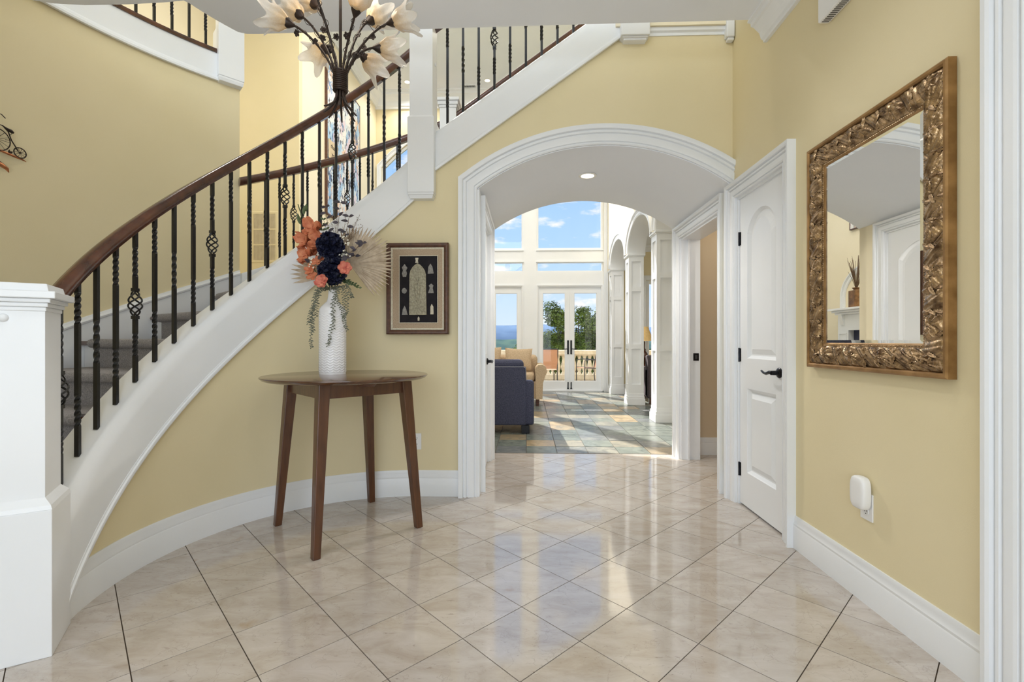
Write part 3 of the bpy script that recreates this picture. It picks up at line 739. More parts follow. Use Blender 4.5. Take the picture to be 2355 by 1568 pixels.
ostr = [(2.36, -.33), (2.36, -.02), (2.37, 0), (2.47, 0), (2.48, -.02), (2.48, -.33)]
stair_sweep(stations(134.4, None), ostr).build('outer_stringer', 'trim_paint', stair, smooth=40)
stair_sweep(stations(None, .66), ostr).build('outer_stringer', 'trim_paint', stair, smooth=40)
# skirt board along the tan wall
stair_sweep(stations(205, None, a1=134.4), [(2.452, -.40), (2.434, -.40), (2.434, -.012), (2.424, -.008), (2.42, .004), (2.424, .014), (2.434, .02), (2.438, .034), (2.452, .034)]).build('wall_skirt', 'trim_paint', stair, smooth=40)
def rail_prof(rc, h=.752, w=.033):
    return [(rc - w * .62, h), (rc + w * .62, h), (rc + w * .75, h + .014), (rc + w * .98, h + .026), (rc + w, h + .048), (rc + w * .8, h + .064), (rc + w * .3, h + .073), (rc - w * .3, h + .073), (rc - w * .8, h + .064), (rc - w, h + .048), (rc - w * .98, h + .026), (rc - w * .75, h + .014)]
stair_sweep(stations(203, None, a1=92), rail_prof(1.205)).build('handrail', 'wood_rail', stair, smooth=50)
stair_sweep(stations(None, .60, x0=-.70), rail_prof(1.205)).build('handrail', 'wood_rail', stair, smooth=50)
stair_sweep(stations(134.6, None, a1=92), rail_prof(2.42)).build('handrail', 'wood_rail', stair, smooth=50)
stair_sweep(stations(None, .60, x0=-.70), rail_prof(2.42, .70)).build('handrail', 'wood_rail', stair, smooth=50)
# treads
rise = .1857
def step_pos(k):
    if k < 12.84:
        th0 = 218.4 - 10 * k
        return lambda r, s: pol(r, th0 - math.degrees(s / r)), (lambda r: rad(10) * r)
    x0 = CX0 + (k - 12.84) * .265
    return lambda r, s: (x0 + s, CY0 + r), (lambda r: .265)
for k in range(1, 19):
    pos, going = step_pos(k); z = rise * k; zp = rise * (k - 1)
    def shape(r0, r1, prof, n=7):
        rows = []
        for i in range(n):
            r = r0 + (r1 - r0) * i / (n - 1); rows.append([pos(r, (going(r) + .0 if s == 'e' else s)) + (zz,) for s, zz in prof])
        return MB().rows(rows)
    tr = shape(1.31, 2.432, [(-.03, z - .028), (-.036, z - .014), (-.03, z), ('e', z), ('e', z - .028)]).build('tread', 'wood_rail', stair, smooth=40)
    shape(1.31, 2.432, [(0, zp + .001), (0, z - .028), (.018, z - .028), (.018, zp + .001)]).build('riser', 'trim_paint', tr)
    shape(1.42, 2.29, [(-.012, zp + .004), (-.012, z - .046), (-.032, z - .044), (-.047, z - .034), (-.052, z - .014), (-.046, z + .006), (-.03, z + .014), ('e', z + .014), ('e', z + .001), (-.031, z + .001), (-.037, z - .014), (-.03, z - .029), (-.001, z - .03), (-.001, zp + .004)]).build('carpet', 'carpet', tr, smooth=50)
# balusters
BL = .757
def make_baluster(kind, hw=.0085):
    m = MB(); tw = {'single': [(.30, .50)], 'double': [(.13, .27), (.57, .71)], 'basket': [(.13, .25), (.53, .68)]}[kind]
    gap = (.33, .46) if kind == 'basket' else None
    zs, ang = [0], [0]; a = 0
    for z0, z1 in tw:
        if gap and z0 > gap[1]: zs += ['g']; ang += [0]
        n = 30; zs.append(z0); ang.append(a)
        for i in range(1, n + 1):
            zs.append(z0 + (z1 - z0) * i / n); ang.append(a + 2 * pi * 1.25 * i / n)
    zs.append(BL); ang.append(0)
    def seg(pairs):
        m.rows([[(sqrt(2) * hw * cos(t + pi / 4 + q * pi / 2), sqrt(2) * hw * sin(t + pi / 4 + q * pi / 2), z) for q in range(4)] for z, t in pairs])
    cur = []
    for z, t in zip(zs, ang):
        if z == 'g':
            cur.append((gap[0], 0)); seg(cur); cur = [(gap[1], 0)]
        else: cur.append((z, t))
    seg(cur)
    if gap:
        z0, z1 = gap
        for c in (z0 - .004, z1 + .004): m.box(-.0125, .0125, -.0125, .0125, c - .008, c + .008)
        for b in range(4):
            pts = []
            for i in range(19):
                t = i / 18; r = .005 + .024 * sin(pi * t) ** .85; an = b * pi / 2 + 2 * pi * .95 * t
                pts.append((r * cos(an), r * sin(an), z0 + (z1 - z0) * t))
            m.tube(pts, .0042, 5)
    return mesh_only(m, 'baluster_' + kind, 'iron', smooth=35 if kind == 'x' else None)
BAL = {k: make_baluster(k) for k in ('single', 'double', 'basket')}
seq = ('basket', 'double', 'single', 'double')
so = origin_of(stair)
def put_bal(x, y, z, kind, rot):
    return shared(stair, 'baluster', BAL[kind], Vector((x, y, z - .002)) - so, (0, 0, rot))
for t in range(20):
    th = 197.3 - 5.215 * t; p = pol(1.205, th)
    put_bal(p[0], p[1], balz(th), seq[t % 4], rad(th))
for k in range(11):
    x = -.586 + .1145 * k
    put_bal(x, CY0 + 1.205, balx(x), seq[(k + 1) % 4], 0)
for k in range(15):
    th = 132.6 - 2.75 * k; p = pol(2.42, th)
    put_bal(p[0], p[1], balz(th), seq[(k + 1) % 4], rad(th))
for k in range(10):
    x = -.60 + .1145 * k
    put_bal(x, CY0 + 2.42, balx(x) - .045, seq[k % 4], 0)
# newel column at the turn
m = MB().box(-.850, -.661, 3.298, 3.50, 2.165, 2.70).build('newel_column', 'trim_paint', stair, bev=.004)
MB().box(-.838, -.674, 3.315, 3.485, 2.70, 4.2).build('newel_shaft', 'trim_paint', m)
MB().hexa([(-.846, 3.303, 2.70), (-.665, 3.303, 2.70), (-.665, 3.497, 2.70), (-.846, 3.497, 2.70)], [(-.838, 3.315, 2.715), (-.674, 3.315, 2.715), (-.674, 3.485, 2.715), (-.838, 3.485, 2.715)]).build('newel_collar', 'trim_paint', m)
MB().hexa([(-.834, 3.316, 2.125), (-.677, 3.316, 2.125), (-.677, 3.49, 2.125), (-.834, 3.49, 2.125)], [(-.843, 3.306, 2.15), (-.668, 3.306, 2.15), (-.668, 3.498, 2.15), (-.843, 3.498, 2.15)]).box(-.846, -.665, 3.302, 3.499, 2.15, 2.165).build('newel_drop', 'trim_paint', m, bev=.002)
MB().lathe((-.661 + .012 - .024, 3.40, 3.12), [(0, 0), (.012, 0), (.010, .008), (0, .011)], 12, (1, 0, 0)).build('plug_button', 'trim_paint', m)
# far newel
m = MB().box(-.86, -.70, 4.58, 4.74, 2.2, 3.40).build('far_newel', 'trim_paint', stair)
MB().box(-.868, -.692, 4.572, 4.748, 3.395, 3.42).box(-.88, -.68, 4.56, 4.76, 3.42, 3.455).box(-.895, -.665, 4.545, 4.775, 3.455, 3.485).build('newel_cap', 'trim_paint', m, bev=.005)
# box newel at the foot
P0 = Vector((-1.68, 1.61)); U = Vector((-.838, -.545)); V = Vector((-.545, .838))
def nbox(m, a0, a1, b0, b1, z0, z1, t=0, n_=0):
    q = lambda a, b, z: (P0.x + U.x * a + V.x * b, P0.y + U.y * a + V.y * b, z)
    return m.hexa([q(a0, b0, z0), q(a1, b0, z0), q(a1, b1, z0), q(a0, b1, z0)], [q(a0 + t, b0 + t, z1), q(a1 - t, b0 + t, z1), q(a1 - t, b1 - t, z1), q(a0 + t, b1 - t, z1)])
NW, ND = .33, .232
nb = nbox(MB(), 0, NW, 0, ND, 0, .52).build('newel_base', 'trim_paint', stair, bev=.003)
nbox(nbox(MB(), .0, NW, 0, ND, .52, .535, .004), .004, NW - .004, .004, ND - .004, .535, .56, .02).build('newel_base_cap', 'trim_paint', nb)
i_ = .024
nbox(MB(), i_, NW - i_, i_, ND - i_, .55, 1.235).build('newel_shaft', 'trim_paint', nb)
m = MB(); nbox(m, i_ - .004, NW - i_ + .004, i_ - .004, ND - i_ + .004, 1.220, 1.235); nbox(m, i_ - .010, NW - i_ + .010, i_ - .010, ND - i_ + .010, 1.235, 1.250); nbox(m, i_ - .018, NW - i_ + .018, i_ - .018, ND - i_ + .018, 1.250, 1.265); nbox(m, i_ - .034, NW - i_ + .034, i_ - .034, ND - i_ + .034, 1.265, 1.290); nbox(m, i_ - .012, NW - i_ + .012, i_ - .012, ND - i_ + .012, 1.290, 1.318, .006)
m.build('newel_cap', 'trim_paint', nb, bev=.003)
q = (P0.x + U.x * .13 + V.x * i_, P0.y + U.y * .13 + V.y * i_)
MB().lathe((q[0], q[1], 1.195), [(0, 0), (.015, 0), (.013, .006), (.007, .010), (0, .011)], 16, (-V.x, -V.y, 0)).build('plug_button', 'trim_paint', nb, smooth=40)

# ================================================================= BALCONY RAILING, upper left
bal = thing('balcony_railing', 'upper balcony railing with white curved fascia, brown shoe rail and black balusters', 'railing', (-2.9, 3.5, 3.285))
ring(2.436, 2.475, 138.2, 178, 3.285, 3.512, 24).build('fascia', 'trim_paint', bal, smooth=30)
def ring_prof(prof, a0, a1, n):
    return MB().rows([[pol(r, a0 + (a1 - a0) * i / n) + (z,) for r, z in prof] for i in range(n + 1)])
ring_prof([(2.436, 3.28), (2.418, 3.28), (2.416, 3.295), (2.424, 3.303), (2.426, 3.318), (2.432, 3.328), (2.44, 3.328)], 138.2, 178, 24).build('fascia_bead', 'trim_paint', bal, smooth=30)
ring_prof([(2.425, 3.512), (2.422, 3.525), (2.428, 3.545), (2.49, 3.545), (2.49, 3.512)], 138.0, 178, 24).build('shoe_rail', 'wood_rail', bal, smooth=40)
ring_prof([(2.43, 4.29), (2.425, 4.33), (2.44, 4.36), (2.48, 4.36), (2.495, 4.33), (2.49, 4.29)], 138.0, 178, 24).build('handrail', 'wood_rail', bal, smooth=40)
bo = origin_of(bal)
for k in range(14):
    p = pol(2.46, 140.2 + 2.72 * k)
    shared(bal, 'baluster', BAL[seq[(k + 1) % 4]], Vector((p[0], p[1], 3.54)) - bo, (0, 0, rad(140.2 + 2.72 * k)))
c = pol(2.47, 136.2); tt = Vector((-sin(rad(136.2)), cos(rad(136.2)))); rr_ = Vector((cos(rad(136.2)), sin(rad(136.2))))
def pbox(m, h, z0, z1, h2=None):
    h2 = h if h2 is None else h2; q = lambda a, b, z: (c[0] + tt.x * a + rr_.x * b, c[1] + tt.y * a + rr_.y * b, z)
    return m.hexa([q(-h, -h, z0), q(h, -h, z0), q(h, h, z0), q(-h, h, z0)], [q(-h2, -h2, z1), q(h2, -h2, z1), q(h2, h2, z1), q(-h2, h2, z1)])
po = pbox(MB(), .096, 3.315, 3.74).build('post', 'trim_paint', bal, bev=.004)
pbox(pbox(MB(), .086, 3.275, 3.295, .092), .092, 3.295, 3.315).build('post_drop', 'trim_paint', po, bev=.003)
pbox(pbox(MB(), .094, 3.74, 3.755, .082), .080, 3.755, 4.6).build('post_shaft', 'trim_paint', po)

# ================================================================= FOYER OBJECTS
noise_mat('orange_petal', lin(196, 106, 70), lin(226, 152, 112), 0.6, 30, 4, bump=0.2, p0=.3, p1=.7, **{'Subsurface Weight': 0.0})
noise_mat('coral_petal', lin(194, 92, 80), lin(228, 150, 124), 0.6, 40, 4, p0=.3, p1=.7)
noise_mat('navy_petal', lin(14, 18, 40), lin(28, 34, 68), 0.6, 40, 4, p0=.3, p1=.7)
noise_mat('palm_dry', lin(172, 154, 132), lin(200, 184, 162), 0.75, 30, 4)
noise_mat('leaf_green', lin(62, 80, 46), lin(92, 106, 66), 0.55, 20)
noise_mat('leaf_dark', lin(54, 50, 58), lin(84, 76, 86), 0.6, 20)
noise_mat('vine_leaf', lin(84, 90, 78), lin(116, 120, 104), 0.65, 30)
noise_mat('white_bloom', lin(238, 234, 220), None, 0.7, 10)
noise_mat('stem_brown', lin(96, 74, 56), lin(120, 96, 72), 0.8, 30)
noise_mat('linen', lin(176, 154, 130), lin(196, 176, 150), 0.9, 160, 3, bump=.4, bscale=320)
noise_mat('black_velvet', lin(22, 20, 26), lin(34, 30, 34), 0.95, 20)
noise_mat('relief_stone', lin(148, 142, 122), lin(182, 176, 152), 0.85, 90, 5, bump=.7, bscale=120)
noise_mat('amulet_grey', lin(138, 136, 134), lin(166, 162, 154), 0.85, 90, 5, bump=.7, bscale=160)
noise_mat('copper', lin(140, 84, 54), lin(210, 142, 98), 0.4, 30, metallic=.7)
noise_mat('amulet_cream', lin(206, 198, 176), lin(222, 214, 194), 0.85, 90, 5, bump=.5, bscale=160)

# ---- console table
TB = Vector((-1.085, 2.805, 0)); TZ = .912
tab = thing('round_table', 'tall round dark brown wooden table with four splayed legs against the curved wall', 'table', TB)
MB().lathe((TB.x, TB.y, TZ), [(0, -.024), (.445, -.024), (.462, -.018), (.474, -.006), (.474, -.001), (.472, 0), (0, 0)], 72).build('tabletop', 'wood_top', tab, smooth=30)
def leg(dx, dy):
    top = Vector((TB.x + dx * .345, TB.y + dy * .345, TZ - .024)); bot = Vector((TB.x + dx * .43, TB.y + dy * .43, 0))
    a, b = Vector((s2, s2, 0)), Vector((-s2, s2, 0)); m = MB()
    q = lambda c, h: [c + a * h * sx + b * h * sy for sx, sy in ((-1, -1), (1, -1), (1, 1), (-1, 1))]
    return m.hexa(q(bot, .020), q(top, .031)).build('leg', 'wood_table', tab, bev=.004)
dirs = ((-1, 0), (0, -1), (1, 0), (0, 1))
for d in dirs: leg(*d)
for k in range(4):
    d0, d1 = dirs[k], dirs[(k + 1) % 4]
    p = Vector((TB.x + d0[0] * .345, TB.y + d0[1] * .345)); q = Vector((TB.x + d1[0] * .345, TB.y + d1[1] * .345)); t = (q - p).normalized(); n = Vector((t.y, -t.x))
    if n.dot((p + q) / 2 - Vector((TB.x, TB.y))) < 0: n = -n
    p += t * .026; q -= t * .026; z0, z1 = TZ - .105, TZ - .024
    A = [p + n * .016, q + n * .016, q - n * .006, p - n * .006]
    MB().hexa([(v.x, v.y, z0) for v in A], [(v.x, v.y, z1) for v in A]).build('apron', 'wood_table', tab, bev=.002)
MB().lathe((TB.x + .2, TB.y - .235, TZ - .036), [(0, -.012), (.04, -.012), (.05, 0), (.05, .012), (0, .012)], 18).build('leaf_catch', 'wood_table', tab, smooth=40)

# ---- vase
V0 = Vector((-1.208, 2.88, TZ))
vs = thing('vase', 'tall white ceramic bottle vase with embossed herringbone pattern on the round table', 'vase', V0)
rows = []; NA = 168
for i in range(151):
    z = .385 * i / 150
    row = []
    for a in range(NA):
        ph = 2 * pi * a / NA; u = (a / NA * 14) % 1; tri = abs(u - .5) * 2
        ridge = max(0, sin(2 * pi * (z / .0155 + tri * .75))) * (1 if .012 < z < .37 else 0) * (0 if tri > .93 else 1)
        r = .0790 + .0024 * ridge + (.0008 if tri > .93 and .012 < z < .37 else 0)
        row.append((V0.x + r * cos(ph), V0.y + r * sin(ph), V0.z + z))
    rows.append(row)
for r, z in ((.079, .39), (.076, .40), (.068, .413), (.052, .43), (.036, .445), (.031, .455), (.0275, .475), (.0245, .51), (.0245, .522), (.0275, .527), (.026, .53), (.022, .528), (.021, .50), (.021, .44)):
    rows.append([(V0.x + r * cos(2 * pi * a / NA), V0.y + r * sin(2 * pi * a / NA), V0.z + z) for a in range(NA)])
MB().rows(rows).build('vase_body', 'porcelain', vs, smooth=60)

# ---- flowers
def FP(x, y, dep=0.0):          # spot in the bouquet measured from the vase axis
    return Vector((V0.x + (x - 765) * .0027, V0.y + dep, 1.115 + (784 - y) * .002693))
MOUTH = V0 + Vector((0, 0, .50))
def petal_grid(m, M_, L, Wd, cup, ruffle, rng, n=6, k=5, tip=.35):
    rows = []
    for i in range(n):
        t = i / (n - 1); w_ = Wd * sin(pi * min(1, (.12 + .88 * t)) * .82) ** .8 * (1 if t < .98 else .75)
        row = []
        for j in range(k):
            s = -1 + 2 * j / (k - 1)
            z = cup * t ** 1.6 * L + s * s * Wd * .35 + ruffle * t * sin(s * 5 + i * 1.3 + rng.random() * 1.5)
            row.append(M_ @ Vector((L * t * (1 - .12 * s * s), s * w_, z)))
        rows.append(row)
    m.rows(rows, loop=False)
def frame_to(pos, d, spin=0):
    q = Vector((0, 0, 1)).rotation_difference(Vector(d).normalized())
    return Matrix.Translation(pos) @ q.to_matrix().to_4x4() @ Matrix.Rotation(spin, 4, 'Z')
def blossom(pos, d, layers, rng, ruffle=.003):
    m = MB()
    for (cnt, L, Wd, cup, tilt) in layers:
        for p in range(cnt):
            M_ = frame_to(pos, d, 2 * pi * p / cnt + rng.random() * .4) @ Matrix.Rotation(-tilt, 4, 'Y')
            petal_grid(m, M_, L * rng.uniform(.9, 1.1), Wd, cup, ruffle, rng)
    return m
def stem(o, pts, r=.0022, mat='leaf_green', name='stem'):
    return MB().tube(pts, r, 6).build(name, mat, o, smooth=60)
def bez(a, b, bend, n=8):
    a, b = Vector(a), Vector(b); c = (a + b) / 2 + Vector(bend)
    return [(a * (1 - t) ** 2 + c * 2 * t * (1 - t) + b * t * t) for t in [i / n for i in range(n + 1)]]
def leaf_mb(m, pos, d, up, L, Wd, fold=.25, curl=.1, n=6):
    d = Vector(d).normalized(); up = Vector(up); side = d.cross(up).normalized(); up = side.cross(d).normalized(); rows = []
    for i in range(n + 1):
        t = i / n; w_ = Wd * (sin(pi * (t ** .8)) * .98 + .02); c = Vector(pos) + d * L * t - up * curl * L * t * t
        rows.append([c + side * w_ + up * fold * w_, c, c - side * w_ + up * fold * w_])
    return m.rows(rows, loop=False)
rg = random.Random(11)
BG = 'flower stems standing in the white vase'
gl = thing('gladiolus', 'tall gladiolus stem with ruffled orange blossoms, left side of the bouquet', 'flower', MOUTH, BG)
stem(gl, bez(MOUTH, FP(686, 470, -.01), (-.03, 0, .02)), .003)
for x, y, dp, dx in ((722, 527, -.06, .0), (704, 557, -.055, -.35), (737, 556, -.075, .2), (712, 588, -.065, -.3), (728, 572, -.05, .0)):
    blossom(FP(x, y, dp + .03), (dx, -1, .25), ((3, .058, .036, .5, -.3), (3, .056, .034, .7, -.15), (3, .032, .02, 1.1, -.4)), rg, .009).build('blossom', 'orange_petal', gl, smooth=80)
for (x, y, L, dz) in ((684, 492, .075, .2), (692, 470, .06, .6), (697, 462, .05, 1.0)):
    leaf_mb(MB(), FP(x + 8, y + 25, -.01), (-.25 if y > 480 else .05, 0, 1), (0, -1, 0), L, .011, .5, .0).build('bud', 'leaf_green', gl, smooth=60)
sp = thing('alstroemeria', 'small spray of orange lily blossoms below the gladiolus, low in the bouquet', 'flower', MOUTH, BG)
stem(sp, bez(MOUTH, FP(728, 615, -.06), (-.02, -.02, .02)))
for x, y in ((752, 597), (741, 606), (726, 624), (730, 636)):
    blossom(FP(x, y, -.075), (rg.uniform(-.5, .3), -1, rg.uniform(-.3, .4)), ((5, .034, .014, .45, -.25),), rg, .003).build('blossom', 'orange_petal', sp, smooth=80)
def hydrangea(x, y, R, dp, label):
    o = thing('hydrangea', label, 'flower', MOUTH, BG); c = FP(x, y, dp)
    stem(o, bez(MOUTH, c, (0, -.02, 0)), .004)
    m = MB(); N = 130
    for k in range(N):
        z = 1 - 2 * (k + .5) / N; a = k * 2.39996; r = sqrt(1 - z * z); d = Vector((r * cos(a), r * sin(a), z))
        if d.y > .55: continue
        d = (d + Vector((rg.uniform(-.25, .25),) * 3)).normalized(); p = c + d * R * rg.uniform(.82, 1.0); spn = rg.random() * 3
        for q in range(4):
            M_ = frame_to(p, d, spn + q * pi / 2) @ Matrix.Rotation(-.35 + rg.uniform(-.3, .3), 4, 'Y')
            petal_grid(m, M_, R * .40, R * .22, .35, .002, rg, 4, 4)
    m.build('flower_head', 'navy_petal', o, smooth=70)
    core = MB().lathe(c, [(0, -R * .78)] + [(R * .78 * sin(pi * i / 8), -R * .78 * cos(pi * i / 8)) for i in range(1, 8)] + [(0, R * .78)], 14).build('head_core', 'navy_petal', o)
hydrangea(771, 570, .065, -.07, 'upper navy blue hydrangea head in the centre of the bouquet')
hydrangea(775, 626, .067, -.065, 'lower navy blue hydrangea head just above the vase mouth')
def ranunculus(x, y, dp, d, label, R=.036):
    o = thing('ranunculus', label, 'flower', MOUTH, BG); c = FP(x, y, dp)
    stem(o, bez(MOUTH, c, (0, -.03, .0)))
    blossom(c, d, ((6, R, R * .55, .55, -.2), (6, R * .85, R * .5, .9, -.45), (5, R * .6, R * .4, 1.2, -.7), (5, R * .4, R * .3, 1.6, -.9)), rg, .002).build('flower_head', 'coral_petal', o, smooth=80)
ranunculus(812, 624, -.125, (.35, -1, .1), 'coral pink ranunculus on the right of the navy hydrangeas')
ranunculus(766, 655, -.155, (.0, -1, .15), 'coral pink ranunculus hanging over the vase mouth')
# dried palm fans
def fan(label, hub, spread, n, L0, L1, tilt_y, grp=BG):
    o = thing('palm_fan', label, 'dried leaf', MOUTH, grp)
    stem(o, bez(MOUTH, hub, (0, .01, 0)), .003, 'stem_brown')
    a0, a1 = spread
    for k in range(n):
        t = k / (n - 1); a = rad(a0 + (a1 - a0) * t); L = L0 + (L1 - L0) * sin(pi * t) + rg.uniform(-.012, .012)
        d = Vector((cos(a), tilt_y * .6 + rg.uniform(-.04, .04), sin(a))).normalized()
        m = MB(); side = d.cross(Vector((0, 1, 0))).normalized(); up = side.cross(d).normalized(); rows = []
        wmax = L * rad(abs(a1 - a0) / n) * .42
        for i in range(9):
            s = i / 8; w_ = wmax * (min(1, s * 1.45) if s < .72 else max(.0, (1 - s) / .28) * .98 + .02) + .0006
            c = hub + d * L * s - Vector((0, 0, .05 * L * s * s)); f = (.35 if k % 2 else -.35)
            rows.append([c + side * w_ + up * w_ * .5, c + up * w_ * f * .4, c - side * w_ + up * w_ * .5])
        m.rows(rows, loop=False).build('blade', 'palm_dry', o)
    return o
fan('large dried palm fan spreading to the right behind the flowers', FP(800, 606, .03), (-50, 106), 32, .245, .28, .08)
fan('smaller dried palm fan spreading to the left over the stair stringer', FP(752, 634, .02), (138, 188), 8, .22, .25, -.05)
# eucalyptus with dark leaves, and other twigs
eu = thing('eucalyptus', 'branch of dusky purple leaves standing up at the top of the bouquet', 'branch', MOUTH, BG)
for tip, bend in (((786, 468), (.0, 0, .02)), ((752, 478), (-.02, 0, .03)), ((806, 500), (.03, 0, .02)), ((838, 560), (.05, -.03, .0)), ((820, 590), (.02, -.06, .0))):
    pts = bez(FP(772, 600, -.01), FP(*tip, -.02), bend); stem(eu, pts, .0014, 'stem_brown', 'twig')
    for i in range(3, 9):
        for sgn in ((-1,) if i % 2 else (1,)) if i < 8 else (-1, 1):
            d = Vector((sgn * rg.uniform(.6, 1), rg.uniform(-.6, .2), rg.uniform(-.2, .7)))
            leaf_mb(MB(), pts[i], d, (0, -1, .3), rg.uniform(.034, .046), rg.uniform(.009, .012)).build('leaf', 'leaf_dark', eu, smooth=60)
for x, y in ((727, 607), (745, 600), (775, 590), (812, 600), (795, 568)):
    leaf_mb(MB(), FP(x, y, -.09), (rg.uniform(-1, 1), -.4, rg.uniform(-.6, .3)), (0, -1, .2), .038, .013).build('leaf', 'leaf_dark', eu, smooth=60)
tw = thing('twig_spray', 'fine brown twigs with tiny buds above the palm fan', 'branch', MOUTH, BG)
for k in range(11):
    tip = FP(rg.uniform(735, 835), rg.uniform(472, 530), rg.uniform(-.03, .05)); a = FP(778, 590, 0)
    pts = bez(a, tip, (rg.uniform(-.03, .03), 0, .02)); m = MB().tube(pts, .0009, 4)
    for i in range(4, 9):
        e_ = pts[i] + Vector((rg.uniform(-.025, .025), rg.uniform(-.01, .01), rg.uniform(.0, .025))); m.tube([pts[i], e_], .0006, 4)
        m.lathe(e_, [(0, -.003), (.0025, 0), (0, .003)], 5)
    m.build('twig', 'stem_brown', tw)
bb = thing('gypsophila', 'sprig of tiny white blossoms to the right of the upper hydrangea', 'flower', MOUTH, BG)
for k in range(6):
    tip = FP(rg.uniform(792, 812), rg.uniform(540, 592), -.06); stem(bb, bez(FP(786, 606, -.03), tip, (.01, 0, 0)), .0009)
for k in range(34):
    c = FP(rg.uniform(786, 816), rg.uniform(540, 596), rg.uniform(-.085, -.05)) if k < 26 else FP(rg.uniform(722, 750), rg.uniform(596, 622), -.09)
    blossom(c, (rg.uniform(-.6, .6), -1, rg.uniform(-.3, .6)), ((5, .006, .003, .3, -.1),), rg, .0).build('blossom', 'white_bloom', bb)
gr = thing('greenery', 'green leafy sprig behind the gladiolus and under the flowers', 'branch', MOUTH, BG)
for a, tip in (((768, 600), (738, 520)), ((770, 600), (744, 505)), ((772, 640), (806, 655)), ((780, 640), (826, 662))):
    pts = bez(FP(*a, 0), FP(*tip, 0), (0, 0, .01)); stem(gr, pts, .0012)
    for i in range(3, 9):
        for sgn in (-1, 1): leaf_mb(MB(), pts[i], (sgn, rg.uniform(-.5, .3), rg.uniform(.1, .8)), (0, -1, .2), rg.uniform(.018, .03), .007).build('leaf', 'leaf_green', gr, smooth=60)
leaf_mb(MB(), FP(760, 570, -.02), (-.1, -.1, 1), (0, -1, 0), .10, .010).build('leaf', 'leaf_green', gr)
def vine(label, strands):
    o = thing('trailing_vine', label, 'vine', MOUTH, 'grey green vines trailing from the vase')
    for pts_ in strands:
        P_ = [FP(*p) for p in pts_]; pts = []
        for a, b in zip(P_[:-1], P_[1:]):
            for i in range(5): pts.append(a.lerp(b, i / 5))
        pts.append(P_[-1]); m = MB().tube(pts, .0009, 4)
        for i in range(1, len(pts)):
            for sgn in (-1, 1):
                p = pts[i].lerp(pts[i - 1], .5 if sgn > 0 else 0)
                leaf_mb(m, p, (sgn * rg.uniform(.6, 1), rg.uniform(-.6, .4), rg.uniform(-.7, .1)), (0, -1, .3), rg.uniform(.012, .02), rg.uniform(.003, .0048), n=3)
        m.build('strand', 'vine_leaf', o)
mth = (765, 664, -.02)
vine('grey green leafy vine trailing down the left side of the vase', [[mth, (742, 655, -.05), (732, 690, -.06), (728, 740, -.065), (725, 780, -.065), (726, 800, -.06)], [mth, (745, 662, -.06), (738, 700, -.08), (730, 735, -.085), (732, 765, -.085)], [mth, (738, 660, -.02), (724, 690, -.02), (722, 730, -.03), (726, 760, -.03)], [mth, (748, 665, -.07), (741, 690, -.08), (729, 715, -.09), (722, 745, -.08)], [mth, (735, 668, .0), (728, 700, .0), (733, 730, -.04)]])
vine('grey green leafy vine trailing over the front right of the vase', [[mth, (782, 660, -.06), (780, 700, -.10), (781, 740, -.10), (774, 775, -.10), (770, 794, -.10)], [mth, (785, 662, -.06), (784, 690, -.095), (782, 725, -.10), (783, 758, -.10)], [mth, (790, 660, -.04), (800, 690, -.05), (797, 720, -.06), (800, 740, -.06), (808, 760, -.06)], [mth, (792, 658, -.02), (802, 680, -.02), (803, 715, -.03), (798, 730, -.04)], [mth, (788, 664, -.07), (789, 690, -.09), (797, 712, -.08)], [mth, (800, 655, -.01), (808, 672, -.01), (812, 684, -.01)]])

# ---- framed relief picture
PX0, PX1, PZ0, PZ1 = -1.004, -.561, 1.163, 1.810; PYF = 3.325
pic = thing('framed_relief', 'brown wooden frame holding an arched stone relief and small amulets on black, linen mat', 'picture', ((PX0 + PX1) / 2, PYF + .01, PZ0))
PM = FY(PYF)
MB().sweep([(PX1 - .03, PZ0 + .03), (PX1 - .03, PZ1 - .03), (PX0 + .03, PZ1 - .03), (PX0 + .03, PZ0 + .03)], [(0, -.03), (0, .012), (.012, .018), (.024, .018), (.03, .012), (.03, -.03)], PM, closed=True).build('frame', 'wood_frame', pic, smooth=20)
MB().sweep([(PX1 - .044, PZ0 + .044), (PX1 - .044, PZ1 - .044), (PX0 + .044, PZ1 - .044), (PX0 + .044, PZ0 + .044)], [(0, -.005), (0, .006), (.012, .009), (.014, -.005)], PM, closed=True).build('inner_slip', 'amulet_cream', pic)
MB().box(PX0 + .03, PX1 - .03, PYF - .002, PYF + .01, PZ0 + .03, PZ1 - .03).build('linen_mat', 'linen', pic)
pu = lambda x: PX0 + (x - 66) * (.443 / 965); pz = lambda y: PZ1 - (y - 68) * (.647 / 1420)
MB().box(pu(272), pu(858), PYF - .006, PYF, pz(1305), pz(272)).build('black_panel', 'black_velvet', pic)
MB().sweep([(pu(858), pz(1305)), (pu(858), pz(272)), (pu(272), pz(272)), (pu(272), pz(1305))], [(0, 0), (0, .009), (.005, .009), (.005, 0)], PM, closed=True).build('panel_slip', 'amulet_cream', pic)
def plaque(name, pts, d, mat, par=pic, n0=.006):
    return MB().prism([(pu(x), pz(y)) for x, y in pts], PM, n0, n0 + d).build(name, mat, par, bev=.002)
ar = [(425, 1188)] + [(430, 560), (445, 500), (475, 450), (515, 410), (556, 386), (597, 410), (635, 450), (668, 500), (684, 560), (694, 1188)]
rel = plaque('relief_plaque', ar, .014, 'relief_stone')
fig = MB()
